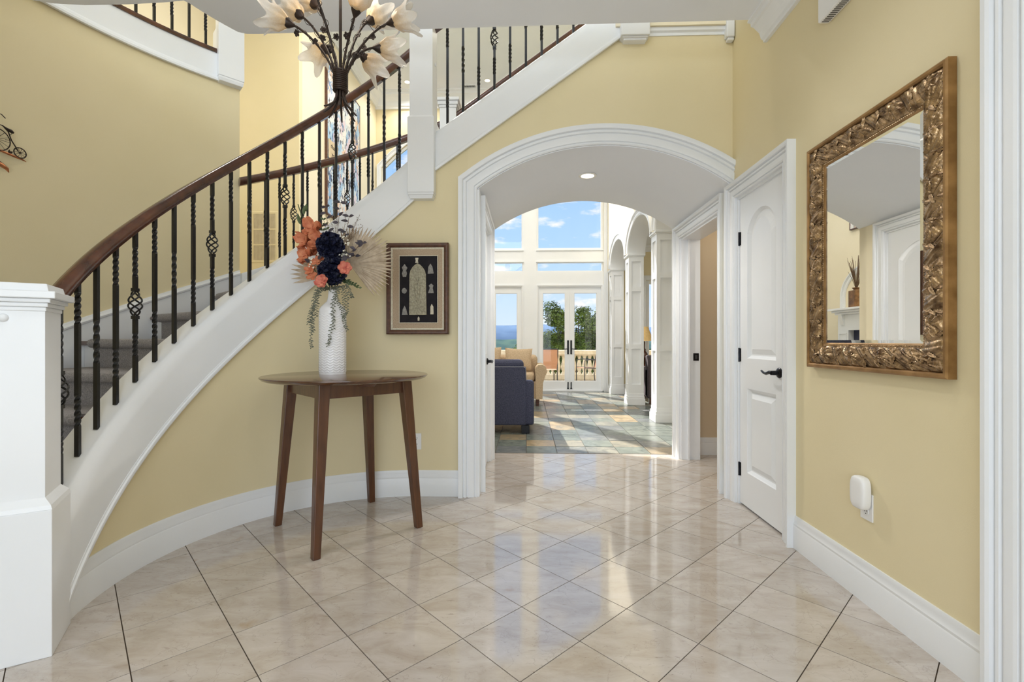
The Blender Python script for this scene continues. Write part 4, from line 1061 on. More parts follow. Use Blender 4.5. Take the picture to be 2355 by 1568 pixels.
for (x, y), (x2, y2), r0, r1 in (((556, 600), (558, 640), 26, 24), ((556, 640), (556, 672), 11, 13), ((530, 700), (540, 830), 27, 24), ((580, 700), (572, 830), 27, 24), ((540, 830), (552, 930), 26, 18), ((574, 830), (575, 900), 24, 14), ((552, 930), (530, 975), 16, 13), ((575, 900), (560, 985), 14, 11), ((512, 690), (516, 790), 11, 9), ((516, 790), (528, 880), 9, 7), ((604, 690), (600, 760), 11, 9), ((600, 760), (592, 740), 9, 8)):
    s_ = .443 / 965
    fig.tube([(pu(x), PYF - .020, pz(y)), (pu((x + x2) / 2), PYF - .024, pz((y + y2) / 2)), (pu(x2), PYF - .018, pz(y2))], [r0 * s_, (r0 + r1) / 2 * s_ * 1.05, r1 * s_], 8)
fig.build('relief_figure', 'relief_stone', rel, smooth=60)
m = MB()
for y in (985, 1030, 1085, 1110): m.box(pu(450), pu(670), PYF - .0235, PYF - .019, pz(y + 14), pz(y))
m.build('relief_base', 'relief_stone', rel)
am = {'amulet_grey': [[(350, 395), (395, 455), (375, 495), (388, 540), (375, 598), (325, 598), (308, 545), (325, 495), (308, 450)], [(345, 765), (372, 778), (388, 812), (372, 845), (345, 858), (318, 845), (304, 812), (318, 778)], [(350, 1042), (378, 1100), (398, 1186), (308, 1186), (322, 1100)], [(752, 390), (785, 440), (803, 545), (710, 548), (720, 440)], [(765, 700), (800, 730), (788, 768), (806, 850), (714, 850), (742, 768), (726, 730)]], 'amulet_cream': [[(515, 300), (568, 300), (558, 345), (566, 380), (515, 380), (524, 345)], [(772, 1015), (798, 1060), (803, 1180), (750, 1180), (752, 1060)], [(568, 1210), (584, 1235), (582, 1278), (554, 1278), (553, 1235)]]}
for mt, L in am.items():
    for pts in L:
        o = plaque('amulet', pts, .006, mt); cxm = sum(p[0] for p in pts) / len(pts); cym = sum(p[1] for p in pts) / len(pts)
        plaque('amulet_relief', [(cxm + (x - cxm) * .55, cym + (y - cym) * .6) for x, y in pts], .004, mt, o, .012)

# ---- gilt mirror on the right wall
MY0, MY1, MZ0, MZ1 = 1.634, 2.436, .985, 2.073
mir = thing('wall_mirror', 'large rectangular wall mirror in an ornate gold and bronze leaf frame', 'mirror', (WR - .02, (MY0 + MY1) / 2, MZ0))
fw = .118
MM = FX(WR)
pathm = [(MY1 - fw, MZ0 + fw), (MY1 - fw, MZ1 - fw), (MY0 + fw, MZ1 - fw), (MY0 + fw, MZ0 + fw)]
def carve(Sx, t):
    T_ = t * .088; p_ = .150; q = ((Sx + .95 * T_) % p_) / p_
    edge = min(1, t * 9, (1 - t) * 9)
    if q < .40:
        r_ = q / .40; h = .0105 * sin(pi * r_) ** .8 * (.45 + .55 * abs(sin(3 * pi * r_)))
    else:
        r_ = (q - .70) / .30; v_ = (t - .5) * 2; an = atan2(v_ * .9, r_); rd = hypot(r_, v_ * .9)
        h = .0145 * sqrt(max(0, 1 - min(1, rd) ** 2)) * (.42 + .58 * abs(cos(3.5 * an + 2.6 * rd))) + .002 * sin(Sx * 420) * sin(T_ * 500)
    return h * edge
rows = []; acc = 0
for (u0, v0), (u1, v1) in zip(pathm, pathm[1:] + pathm[:1]):
    du, dv = u1 - u0, v1 - v0; l = hypot(du, dv); du /= l; dv /= l; nu, nv = dv, -du; n = int(l / .0032)
    for i in range(n):
        f_ = i / n; row = [MM(u0 + du * l * f_ + nu * .012, v0 + dv * l * f_ + nv * .012, .006)] if False else []
        for j in range(29):
            t = j / 28; off = .012 + .088 * t; ext = l + 2 * off; s_ = -off + ext * f_
            hb_ = .017 + .012 * sin(pi * (.12 + .7 * t)) + carve(acc + l * f_, t)
            row.append(MM(u0 + du * s_ + nu * off, v0 + dv * s_ + nv * off, hb_))
        rows.append(row)
    acc += l
MB().rows(rows, closed=True, loop=False).build('frame_body', 'gilt', mir, smooth=75)
MB().sweep(pathm, [(.012, .002), (.012, .018), (.1, .018), (.1, .002)], MM, closed=True).build('frame_back', 'gilt_dark', mir)
MB().sweep(pathm, [(.098, .002), (.098, .03), (.104, .036), (.112, .036), (.118, .031), (.118, .002)], MM, closed=True).build('outer_edge', 'gilt_edge', mir, smooth=30)
MB().sweep(pathm, [(-.004, .008), (-.004, .012), (.003, .018), (.013, .02), (.013, .008)], MM, closed=True).build('inner_edge', 'gilt_edge', mir, smooth=30)
bm_ = MB()
for (u0, v0), (u1, v1) in zip(pathm, pathm[1:] + pathm[:1]):
    n = int(hypot(u1 - u0, v1 - v0) / .009)
    for i in range(n):
        u, v = u0 + (u1 - u0) * (i + .5) / n, v0 + (v1 - v0) * (i + .5) / n
        du, dv = ((u1 - u0), (v1 - v0)); l = hypot(du, dv); nu, nv = dv / l, -du / l
        bm_.lathe(MM(u + nu * .008, v + nv * .008, .018), [(0, -.004), (.0042, 0), (0, .005)], 5, (-1, 0, 0))
bm_.build('bead_row', 'gilt', mir, kind='stuff')
def acanthus():
    m = MB(); rows = []; L, Wd = .074, .021
    for i in range(9):
        t = i / 8; w_ = Wd * (sin(pi * (.1 + .85 * t)) ** .7) * (1 - .25 * t) * (1.0 + .16 * (1 if i % 2 else -1)); bend = .022 * t * t
        z = .004 + .015 * sin(pi * (.15 + .75 * t)) ; row = []
        for j in range(7):
            s = -1 + j / 3
            row.append((L * t - abs(s) * .006, s * w_ + bend, z * (1 - .45 * s * s) + .0035 * cos(s * pi * 2) + (0 if abs(s) < 1 else -.006)))
        rows.append(row)
    return mesh_only(m.rows(rows, loop=False), 'acanthus', 'gilt', smooth=50)
AC = acanthus(); mo = origin_of(mir); rq = random.Random(5)
cnt = 0
for (u0, v0), (u1, v1) in zip(pathm, pathm[1:] + pathm[:1]):
    du, dv = u1 - u0, v1 - v0; l = hypot(du, dv); du /= l; dv /= l; nu, nv = dv, -du
    n = int((l + .17) / .075)
    for i in range(n):
        s = -.085 + (l + .17) * (i + .5) / n
        for rowk, (off, ang, flip) in enumerate(((.030, 62, 1), (.082, -70, -1), (.056, 35, 1))):
            u, v = u0 + du * s + nu * off, v0 + dv * s + nv * off
            a = rad(ang + rq.uniform(-35, 35)); tx = Vector((0, du * cos(a) + nu * sin(a), dv * cos(a) + nv * sin(a)))
            nz = Vector((-1, 0, 0)); ty = nz.cross(tx).normalized()
            rot = Matrix((tx, ty, nz)).transposed()
            sc = rq.uniform(.36, .56); s += rq.uniform(-.006, .006)
            p = Vector(MM(u, v, .027 if rowk < 2 else .034)) - tx * .03 * sc
            shared(mir, 'carved_leaf', AC, p - mo, rot, (sc, sc * flip, sc)); cnt += 1
iy0, iy1, iz0, iz1 = MY0 + fw - .006, MY1 - fw + .006, MZ0 + fw - .006, MZ1 - fw + .006
bv = .022; xg, xo = WR - .014, WR - .0115
MB().rows([[(xo, iy0, iz0), (xo, iy1, iz0), (xo, iy1, iz1), (xo, iy0, iz1)], [(xg, iy0 + bv, iz0 + bv), (xg, iy1 - bv, iz0 + bv), (xg, iy1 - bv, iz1 - bv), (xg, iy0 + bv, iz1 - bv)]], caps=True).build('glass', 'mirror_glass', mir)

# ---- outlets, plug-in unit, chime
def outlet(mp, u, z, label, axis):
    o = thing('wall_outlet', label, 'outlet', mp(u, z - .058, 0))
    MB().prism([(u - .036, z - .058), (u + .036, z - .058), (u + .036, z + .058), (u - .036, z + .058)], mp, 0, .006).build('cover_plate', 'white_plastic', o, bev=.002)
    for dz in (-.022, .022):
        f = MB().prism([(u + .0165 * cos(t) , z + dz + .0145 * sin(t)) for t in [2 * pi * i / 14 for i in range(14)]], mp, .005, .008).build('receptacle', 'white_plastic', o)
        sl = MB()
        for du_ in (-.006, .006): sl.prism([(u + du_ - .0014, z + dz - .001), (u + du_ + .0014, z + dz - .001), (u + du_ + .0014, z + dz + .008), (u + du_ - .0014, z + dz + .008)], mp, .0078, .0083)
        sl.prism([(u + .0028 * cos(t), z + dz - .008 + .0028 * sin(t)) for t in [2 * pi * i / 8 for i in range(8)]], mp, .0078, .0083); sl.build('slots', 'dark_slot', f)
    return o
outlet(FY(3.373), -.802, .392, 'white double wall outlet on the yellow wall right of the table leg', None)
outlet(FX(WR), 2.054, .412, 'white wall outlet on the right wall under the plug-in unit', None)
o = thing('plug_in_unit', 'rounded white plug-in unit stuck in the right wall outlet', 'plug-in', (WR - .03, 2.056, .40))
prof = []
ro = [(.0, 1.0), (.006, 1.0), (.03, .98), (.042, .9), (.047, .74), (.049, .4), (.049, 0)]
rows = []
def sup(u): 
    return [(abs(cos(t)) ** .5 * (1 if cos(t) >= 0 else -1), abs(sin(t)) ** .62 * (1 if sin(t) >= 0 else -1)) for t in [2 * pi * i / 36 for i in range(36)]]
for n_, sc in ((.010, .86), (.012, .97), (.02, 1.0), (.034, 1.0), (.043, .95), (.047, .86), (.0485, .6)):
    rows.append([MM(2.058 + .043 * sc * a, .470 + .070 * (sc if sc > .6 else sc) * b, n_) for a, b in sup(0)])
MB().rows(rows).build('housing', 'white_plastic', o, smooth=50)
ch = thing('door_chime', 'white wall chime box with slotted underside high on the right wall', 'chime', (WR - .03, 2.22, 2.635))
MB().box(WR - .055, WR, 2.135, 2.31, 2.635, 2.86).build('cover', 'white_plastic', ch, bev=.008)
m = MB()
for k in range(12): m.box(WR - .044, WR - .012, 2.152 + k * .0125, 2.157 + k * .0125, 2.6335, 2.6352)
m.build('vent_slots', 'dark_slot', ch)

# ---- bicycle wall sculpture at the left edge
bk = thing('bicycle_sculpture', 'small metal high-wheel bicycle sculpture riding a branch on the left wall', 'wall art', pol(2.43, 167.5) + (2.13,))
def BP(th, z, out=.03): return pol(2.45 - out, th) + (z,)
def wheel(th, z, R, sp, name, out=.035):
    m = MB(); deg = math.degrees(R / 2.42)
    m.tube([BP(th + deg * cos(2 * pi * i / 28), z + R * sin(2 * pi * i / 28), out) for i in range(29)], .0032 if R < .05 else .003, 6)
    for k in range(sp):
        a = 2 * pi * k / sp; m.tube([BP(th, z, out), BP(th + deg * cos(a), z + R * sin(a), out)], .0012, 4)
    m.lathe(BP(th, z, out - .004), [(0, 0), (.005, 0), (.005, .008), (0, .008)], 8, (-cos(rad(th)), -sin(rad(th)), 0))
    m.build(name, 'bronze', bk, smooth=50)
wheel(166.48, 2.268, .030, 10, 'rear_wheel'); wheel(169.15, 2.31, .066, 14, 'front_wheel')
fr_ = MB(); fr_.tube([BP(169.15, 2.31), BP(169.0, 2.40), BP(168.4, 2.402), BP(167.75, 2.375), BP(167.4, 2.33), BP(166.95, 2.30), BP(166.6, 2.275)], .0035, 6)
fr_.tube([BP(168.1, 2.322), BP(167.5, 2.328)], .0015, 4)
fr_.build('frame', 'bronze', bk, smooth=50)
hb = MB().tube([BP(169.3, 2.44), BP(168.9, 2.465), BP(168.5, 2.466), BP(168.05, 2.45)], .0026, 6).build('handlebar', 'bronze', bk, smooth=50)
sd = MB(); sd.tube([BP(168.45, 2.402), BP(168.0, 2.392), BP(167.5, 2.385), BP(167.15, 2.378)], [.003, .006, .011, .006], 8); sd.build('saddle', 'bronze', bk, smooth=50)
MB().tube([BP(167.75, 2.375), BP(167.5, 2.36), BP(167.35, 2.37), BP(167.5, 2.385)], .0016, 5).build('saddle_spring', 'bronze', bk)
MB().tube([BP(170.8, 2.262, .02), BP(169.5, 2.256, .03), BP(168.2, 2.246, .03), BP(167.0, 2.238, .03), BP(166.2, 2.236, .025), BP(165.55, 2.23, .015)], [.006, .008, .007, .007, .006, .002], 7).build('branch', 'copper', bk, smooth=60)
m = MB(); leaf_mb(m, BP(167.75, 2.246), (sin(rad(167)) , -cos(rad(167)), .8), (1, 0, .2), .03, .007); leaf_mb(m, BP(167.75, 2.246), (sin(rad(167)) * .3, -cos(rad(167)) * .3, 1), (1, 0, .2), .028, .006); m.build('leaf', 'bronze', bk)
MB().tube([BP(170.8, 2.17, .02), BP(169.4, 2.172, .03), BP(168.5, 2.165, .03), BP(167.9, 2.150, .03), BP(167.55, 2.134, .02)], [.01, .014, .013, .01, .002], 7).build('lower_branch', 'copper', bk, smooth=60)
MB().tube([BP(169.5, 2.185), BP(168.8, 2.178), BP(168.3, 2.172)], [.008, .009, .003], 6).build('knot', 'bronze', bk)
for a_, z_ in ((169.2, 2.256), (169.4, 2.17)): MB().tube([BP(a_, z_, .028), BP(a_, z_, 0.0)], .003, 5).build('wall_pin', 'bronze', bk)

# ================================================================= CHANDELIER
CH = Vector((-.7766, 1.93, 0))
cd = thing('chandelier', 'bronze chandelier of branching stems with tulip shaped frosted glass shades', 'chandelier', (CH.x, CH.y, 2.055))
MB().tube([(CH.x, CH.y, 2.15), (CH.x, CH.y, 2.6), (CH.x, CH.y, 3.03)], .0062, 10).build('rod', 'bronze', cd, smooth=50)
MB().lathe((CH.x, CH.y, 3.0), [(0, 0), (.015, 0), (.05, .025), (.065, .04), (.065, .05), (0, .05)], 24).build('canopy', 'bronze', cd, smooth=40)
m = MB()
for i in range(11): 
    z = 2.152 + i * .0078; m.lathe((CH.x, CH.y, z), [(.026, -.0037), (.0295, -.0025), (.0305, 0), (.0295, .0025), (.026, .0037), (.0, .0037)], 24)
m.lathe((CH.x, CH.y, 2.147), [(0, 0), (.0265, 0), (.0265, .088), (0, .088)], 24)
m.build('wrapped_collar', 'bronze', cd, smooth=60)
rc = random.Random(21)
for k in range(8):
    a = k * 2 * pi / 8 + .3; L = rc.uniform(.03, .055)
    MB().tube([(CH.x + .014 * cos(a), CH.y + .014 * sin(a), 2.16), (CH.x + .016 * cos(a), CH.y + .016 * sin(a), 2.125), (CH.x + .028 * cos(a), CH.y + .028 * sin(a), 2.095), (CH.x + (.03 + L * .5) * cos(a), CH.y + (.03 + L * .5) * sin(a), 2.072), (CH.x + (.03 + L) * cos(a), CH.y + (.03 + L) * sin(a), 2.056)], [.0052, .0052, .005, .0045, .003], 8).build('stem_end', 'bronze', cd, smooth=60)
def tulip():
    m = MB(); rows = []; NP = 48; NV = 14
    for i in range(NV):
        v = i / (NV - 1); row = []
        for a in range(NP):
            ph = 2 * pi * a / NP; lob = abs(cos(2.5 * ph)) ** 1.3     # five pointed petals
            L = .080 + .052 * lob ** 2.2; z = v * L - .010 * lob * v ** 4
            r = .017 + .030 * min(1, v * 2.2) ** .7 + .004 * sin(pi * v)
            if v > .45: r += (.040 * lob ** 1.6 + .006) * ((v - .45) / .55) ** 1.8
            r *= 1 + .035 * sin(8 * ph + 6 * v)
            row.append((r * cos(ph), r * sin(ph), z))
        rows.append(row)
    rows = [[(x * .9, y * .9, z + .002) for x, y, z in r] for r in rows[:0]] + rows
    m.rows(rows, caps=False); n = len(m.v)
    inner = [[(x * .955, y * .955, z + .001) for x, y, z in r] for r in rows]
    m.rows(inner, caps=False)
    for a in range(NP): 
        b = (a + 1) % NP; m.f.append([(NV - 1) * NP + a, (NV - 1) * NP + b, n + (NV - 1) * NP + b, n + (NV - 1) * NP + a])
    return mesh_only(m, 'tulip_shade', 'shade_glass', smooth=70)
TU = tulip(); co = origin_of(cd)
fl5 = MB()
for k in range(5):
    a = 2 * pi * k / 5; fl5.lathe((.0085 * cos(a), .0085 * sin(a), .002), [(0, -.003), (.005, -.001), (.006, .001), (.004, .003), (0, .002)], 8)
fl5.lathe((0, 0, .003), [(0, -.003), (.004, 0), (0, .003)], 8)
FL5 = mesh_only(fl5, 'metal_flower', 'bronze', smooth=60)
cups = [((-.970, 1.905, 2.416), .35), ((-.975, 2.00, 2.515), .75), ((-.925, 2.03, 2.58), .85), ((-.825, 1.80, 2.47), 1.5), ((-.672, 1.815, 2.39), 1.1), ((-.70, 2.05, 2.52), .9), ((-.577, 1.945, 2.440), .3), ((-.647, 1.985, 2.362), .15), ((-.745, 2.09, 2.395), .0), ((-.905, 2.09, 2.435), .1)]
for i, (c, up) in enumerate(cups):
    c = Vector(c); h = Vector((c.x - CH.x, c.y - CH.y, 0)); R = h.length; hd = h / R; d = (hd + Vector((0, 0, up))).normalized()
    if i == 8: d = (hd * 1 + Vector((.55, 0, -.28))).normalized()
    if i == 9: d = (hd + Vector((-.4, 0, -.1))).normalized()
    s0 = Vector((CH.x, CH.y, 2.235)) + hd * .018
    P = [Vector((CH.x, CH.y, 2.17)) + hd * .015, s0, s0 + hd * R * .22 + Vector((0, 0, (c.z - 2.235) * .5)), c - d * .055, c]
    pts = []
    for t in [k / 16 for k in range(17)]:
        q = list(P)
        while len(q) > 1: q = [a.lerp(b, t) for a, b in zip(q[:-1], q[1:])]
        pts.append(q[0])
    arm = MB().tube(pts, .0048, 8).build('arm', 'bronze', cd, smooth=60)
    # tendril wound round the arm
    tp = []
    for k in range(33):
        t = k / 32 * 16; a_ = pts[int(t)].lerp(pts[min(int(t) + 1, 16)], t % 1); an = k * .95 + i
        s_ = d.cross(Vector((0, 0, 1))).normalized() if abs(d.z) < .95 else Vector((1, 0, 0)); u_ = d.cross(s_)
        tp.append(a_ + (s_ * cos(an) + u_ * sin(an)) * (.0085 + .003 * sin(k)))
    MB().tube(tp, .0014, 5).build('tendril', 'bronze', arm, smooth=60)
    MB().lathe(c - d * .012, [(0, 0), (.006, 0), (.011, .008), (.018, .02), (.0215, .03), (.0215, .034), (.017, .034), (0, .03)], 18, d).build('cup', 'bronze', arm, smooth=45)
    q = Vector((0, 0, 1)).rotation_difference(d); 
    o = shared(cd, 'glass_shade', TU, c + d * .012 - co, (q.to_matrix() @ Matrix.Rotation(i * 1.1, 3, 'Z')).to_euler(), (.88, .88, .88))
    # little metal flowers on twigs
    for kf in range(1 if i not in (6, 8, 0) else 2):
        b0 = pts[9 + kf * 3 - (i % 2)]; e_ = b0 + Vector((rc.uniform(-.05, .05), rc.uniform(-.04, .02), rc.uniform(.0, .04)))
        MB().tube([b0, b0.lerp(e_, .5) + Vector((0, 0, .006)), e_], .0012, 5).build('twig', 'bronze', arm)
        fd = Vector((rc.uniform(-.6, .6), -1, rc.uniform(-.5, .3))).normalized(); qf = Vector((0, 0, 1)).rotation_difference(fd)
        shared(arm, 'metal_flower', FL5, e_ - co, qf.to_euler())
light('side_room_fill', 'POINT', (2.1, 4.0, 2.2), 4.5, (1.0, .95, .87), shadow_soft_size=.1)  # added point light without a fixture, brightens the small side room
light('chandelier_light', 'POINT', (CH.x, CH.y, 2.62), 4, (1.0, .88, .72), shadow_soft_size=.12)

# ================================================================= RECESSED LIGHTS AND ADDED FILLS
def downlight(x, y, z, label, watts, r=.075):
    o = thing('recessed_light', label, 'light', (x, y, z - .006), 'recessed ceiling lights')
    MB().lathe((x, y, z - .006), [(r, 0), (r, .004), (r * .76, .008), (r * .72, .008), (r * .74, 0)], 24).build('trim_ring', 'bulb_trim', o, smooth=40)
    MB().lathe((x, y, z - .001), [(0, 0), (r * .74, 0), (r * .74, .001), (0, .001)], 24).build('lens', 'lamp_glow', o)
    l = light('downlight_lamp', 'SPOT', (x, y, z - .03), watts, (1.0, .96, .90), spot_size=rad(150), spot_blend=.6, shadow_soft_size=.06)
    l.parent = o; l.location = (0, 0, -.03)
    return o
downlight(.50, 3.96, VZ + VR - .009, 'round recessed light in the vaulted hall ceiling', 58)
for x, y, e_ in ((-1.1, .9, 22), (.1, .7, 24), (.6, 1.9, 20), (-.7, -1.0, 24)):  # unseen spots added to bounce light off the floor onto the ceiling
    light('foyer_fill', 'SPOT', (x, y, ZC - .03), e_, (.97, .985, 1.0), spot_size=rad(130), spot_blend=.8, shadow_soft_size=.08)
downlight(-2.55, 9.9, ZT, 'recessed light in the living room ceiling left of the white newel column', 60)
downlight(-.85, 9.9, ZT, 'recessed light in the living room ceiling seen between the balusters', 60)
for x, y in ((-2.0, 7.8), (.3, 7.8), (-2.0, 5.8), (.3, 5.8), (-3.6, 3.2)):  # extra spots without fixtures, added out of view to brighten the room
    light('living_room_spot_fill', 'SPOT', (x, y, ZT - .05), 75, (1.0, .95, .87), spot_size=rad(150), spot_blend=.6, shadow_soft_size=.1)
for x, y in ((2.9, 6.2), (2.9, 8.6), (4.4, 7.4)):  # added spots with no fixtures, fill for the room beyond the arcade
    light('dining_room_fill', 'SPOT', (x, y, 3.15), 22, (1.0, .95, .87), spot_size=rad(150), spot_blend=.6, shadow_soft_size=.1)
v = thing('ceiling_vent', 'white slotted vent in the living room ceiling behind the balusters', 'vent', (-1.27, 10.1, ZT - .012))
MB().sweep([(-1.1, 10.03), (-1.1, 10.17), (-1.44, 10.17), (-1.44, 10.03)], [(-.03, -.012), (-.03, 0), (0, 0), (0, -.012)], FZ(ZT), closed=True).build('frame', 'trim_paint', v)
for k in range(12): MB().box(-1.405 + k * .024, -1.395 + k * .024, 10.06, 10.14, ZT - .01, ZT).build('slat', 'dark_slot', v)

# ================================================================= LIVING ROOM
# wall grille
gr_ = thing('return_grille', 'yellow painted return air grille on the living room wall seen through the balusters', 'vent', (-3.92, 6.895, 2.28))
MB().sweep([(-3.755, 2.32), (-3.755, 3.01), (-4.085, 3.01), (-4.085, 2.32)], [(0, 0), (0, .008), (.03, .008), (.04, 0)], FY(6.9), closed=True).build('frame', 'yellow_paint', gr_)
for k in range(3):
    z0 = 2.32 + k * .23
    if k: MB().box(-4.085, -3.755, 6.892, 6.9, z0 - .01, z0 + .01).build('rail', 'yellow_paint', gr_)
for k in range(22): MB().box(-4.078 + k * .015, -4.072 + k * .015, 6.893, 6.9, 2.32, 3.01).build('slat', 'stone_cream', gr_)
# painting
def painting_mat():
    m, nd, lk, b = newmat('abstract_paint')
    tc = nd.new('ShaderNodeTexCoord'); v = nd.new('ShaderNodeTexVoronoi'); v.inputs['Scale'].default_value = 6.5
    mp = nd.new('ShaderNodeMapping'); mp.inputs['Scale'].default_value = (1, 1.6, .8); lk.new(tc.outputs['Object'], mp.inputs[0])
    nz = nd.new('ShaderNodeTexNoise'); nz.inputs['Scale'].default_value = 14; nz.inputs['Detail'].default_value = 6; lk.new(mp.outputs[0], nz.inputs['Vector'])
    av = nd.new('ShaderNodeVectorMath'); av.operation = 'MULTIPLY_ADD'; av.inputs[1].default_value = (.3, .3, .3); lk.new(nz.outputs['Color'], av.inputs[0]); lk.new(mp.outputs[0], av.inputs[2]); lk.new(av.outputs[0], v.inputs['Vector'])
    cr = nd.new('ShaderNodeValToRGB'); cr.color_ramp.interpolation = 'CONSTANT'; E_ = cr.color_ramp.elements
    cols = [(0, (226, 224, 220)), (.25, (150, 184, 214)), (.4, (214, 196, 206)), (.52, (196, 212, 222)), (.66, (96, 128, 170)), (.76, (222, 190, 160)), (.86, (40, 42, 56)), (.92, (206, 214, 220))]
    E_[0].position = 0; E_[0].color = lin(*cols[0][1]); E_[1].position = cols[1][0]; E_[1].color = lin(*cols[1][1])
    for p_, c_ in cols[2:]:
        q = E_.new(p_); q.color = lin(*c_)
    sp = nd.new('ShaderNodeSeparateColor'); lk.new(v.outputs['Color'], sp.inputs[0]); lk.new(sp.outputs[0], cr.inputs['Fac'])
    r2 = nd.new('ShaderNodeValToRGB'); r2.color_ramp.elements[0].position = .38; r2.color_ramp.elements[1].position = .42; lk.new(nz.outputs['Fac'], r2.inputs['Fac'])
    mx = nd.new('ShaderNodeMixRGB'); mx.inputs['Color1'].default_value = lin(52, 54, 74); lk.new(r2.outputs['Color'], mx.inputs['Fac']); lk.new(cr.outputs['Color'], mx.inputs['Color2'])
    lk.new(mx.outputs['Color'], b.inputs['Base Color']); b.inputs['Roughness'].default_value = .5
painting_mat()
pt = thing('abstract_painting', 'tall abstract painting in blue, white and pink on the living room wall behind the stair', 'painting', (-3.39, 8.55, 3.26))
MB().box(-3.375, -3.36, 7.80, 9.31, 3.27, 5.79).build('canvas', 'abstract_paint', pt)
MB().sweep([(9.31, 3.27), (9.31, 5.79), (7.80, 5.79), (7.80, 3.27)], [(0, 0), (0, .045), (.018, .045), (.018, 0)], FX(-3.4, 1), closed=True).build('frame', 'wood_frame', pt)
sg_ = thing('hand_lettered_sign', 'small tan hand-lettered card reading thank you on the front of the abstract painting', 'sign', (-3.33, 8.01, 4.20))
noise_mat('kraft_card', lin(196, 178, 146), lin(208, 190, 158), .8, 20)
SY0, SY1, SZ0, SZ1 = 7.82, 8.20, 4.21, 4.53
MB().box(-3.352, -3.342, SY0, SY1, SZ0, SZ1).build('card', 'kraft_card', sg_, bev=.004)
for txt, zz, sz in (('thank', 4.40, .11), ('you', 4.26, .13)):
    cu = bpy.data.curves.new('lettering', 'FONT'); cu.body = txt; cu.size = sz; cu.extrude = .001; cu.align_x = 'CENTER'; cu.shear = .25
    to = bpy.data.objects.new('lettering_source', cu); COL.objects.link(to)
    bpy.context.view_layer.update()
    me = bpy.data.meshes.new_from_object(to.evaluated_get(bpy.context.evaluated_depsgraph_get())); bpy.data.objects.remove(to)
    me.materials.clear(); me.materials.append(MATS['black_velvet'])
    shared(sg_, 'lettering', me, Vector((-3.3405, 8.01, zz)) - origin_of(sg_), (rad(90), 0, rad(90)))
# fireplace mantel with vase (seen in the mirror)
mt = thing('fireplace_mantel', 'white panelled fireplace mantel reflected in the mirror', 'mantel', (-3.2, 8.72, 0))
MB().box(-3.4, -3.08, 7.88, 9.56, 1.70, 1.74).box(-3.4, -3.12, 7.94, 9.50, 1.66, 1.70).box(-3.4, -3.16, 7.98, 9.46, 1.62, 1.66).build('shelf', 'trim_paint', mt, bev=.006)
MB().box(-3.4, -3.2, 8.02, 9.42, 1.32, 1.62).build('frieze', 'trim_paint', mt)
for y0 in (8.02, 9.12):
    MB().box(-3.4, -3.2, y0, y0 + .3, 0, 1.32).build('pilaster', 'trim_paint', mt)
    m = MB().sweep([(y0 + .24, .3), (y0 + .24, 1.25), (y0 + .06, 1.25), (y0 + .06, .3)], [(0, 0), (0, .012), (.02, .012), (.02, 0)], FX(-3.2, 1), closed=True); m.build('panel_moulding', 'trim_paint', mt)
    MB().hexa([(-3.2, y0 + .1, 1.42), (-3.2, y0 + .2, 1.42), (-3.18, y0 + .2, 1.42), (-3.18, y0 + .1, 1.42)], [(-3.2, y0 + .1, 1.62), (-3.2, y0 + .2, 1.62), (-3.13, y0 + .2, 1.62), (-3.13, y0 + .1, 1.62)]).build('corbel', 'trim_paint', mt)
MB().box(-3.4, -3.3, 8.32, 9.12, 0, 1.32).build('firebox', 'navy_fabric', mt)
trim(MB().sweep([(9.5, 1.74)] + ell(7.94, 9.5, 1.98, .5)[::-1] + [(7.94, 1.74)], casing_prof(.11, .03), FX(-3.4, 1)), smooth=35)
noise_mat('brown_glaze', lin(92, 62, 36), lin(150, 108, 66), .35, 14, p0=.3, p1=.7)
dv = thing('twig_vase', 'brown glazed square vase of dried twigs on the mantel, reflected in the mirror', 'vase', (-3.22, 8.92, 1.74))
MB().box(-3.30, -3.12, 8.83, 9.01, 1.741, 2.05).build('vase_body', 'brown_glaze', dv, bev=.012)
MB().lathe((-3.21, 8.92, 2.05), [(.03, 0), (.05, 0), (.045, .02), (.07, .05), (.065, .052), (.04, .03), (.03, .0)], 16).build('vase_lip', 'brown_glaze', dv, smooth=40)
for k in range(46):
    a = rg.uniform(0, 2 * pi); sp_ = rg.uniform(.02, .2); e_ = Vector((-3.21 + cos(a) * sp_, 8.92 + sin(a) * sp_, rg.uniform(2.4, 2.72)))
    MB().tube([(-3.21, 8.92, 2.06), Vector((-3.21, 8.92, 2.06)).lerp(e_, .5) + Vector((0, 0, .03)), e_], [.003, .004, .002], 5).build('twig', 'stem_brown', dv)

def soft(m, name, mat, par, bev=.03):
    return m.build(name, mat, par, bev=bev, seg=4)
# navy armchair, back to the foyer
ac = thing('armchair', 'navy blue upholstered armchair with its back to the hall', 'armchair', (-.4, 6.05, 0))
soft(MB().box(-.80, -.02, 5.66, 5.84, .1, .80), 'backrest', 'navy_fabric', ac, .02)
soft(MB().box(-.80, .04, 5.84, 6.5, .1, .40), 'seat_base', 'navy_fabric', ac, .02)
for x0, x1 in ((-.10, .075), (-.90, -.73)):
    soft(MB().hexa([(x0, 5.68, .1), (x1, 5.68, .1), (x1, 6.5, .1), (x0, 6.5, .1)], [(x0, 5.68, .645), (x1, 5.68, .64), (x1, 6.5, .58), (x0, 6.5, .58)]), 'arm', 'navy_fabric', ac, .03)
soft(MB().box(-.72, -.11, 5.9, 6.48, .40, .56), 'seat_cushion', 'navy_fabric', ac, .05)
soft(MB().box(-.76, -.05, 5.74, 5.98, .55, .885), 'back_cushion', 'navy_fabric', ac, .06)
MB().tube([(-.02, 5.657, .64), (-.025, 5.657, .79), (-.05, 5.657, .805), (-.75, 5.657, .805)], .006, 6).build('piping', 'piping', ac)
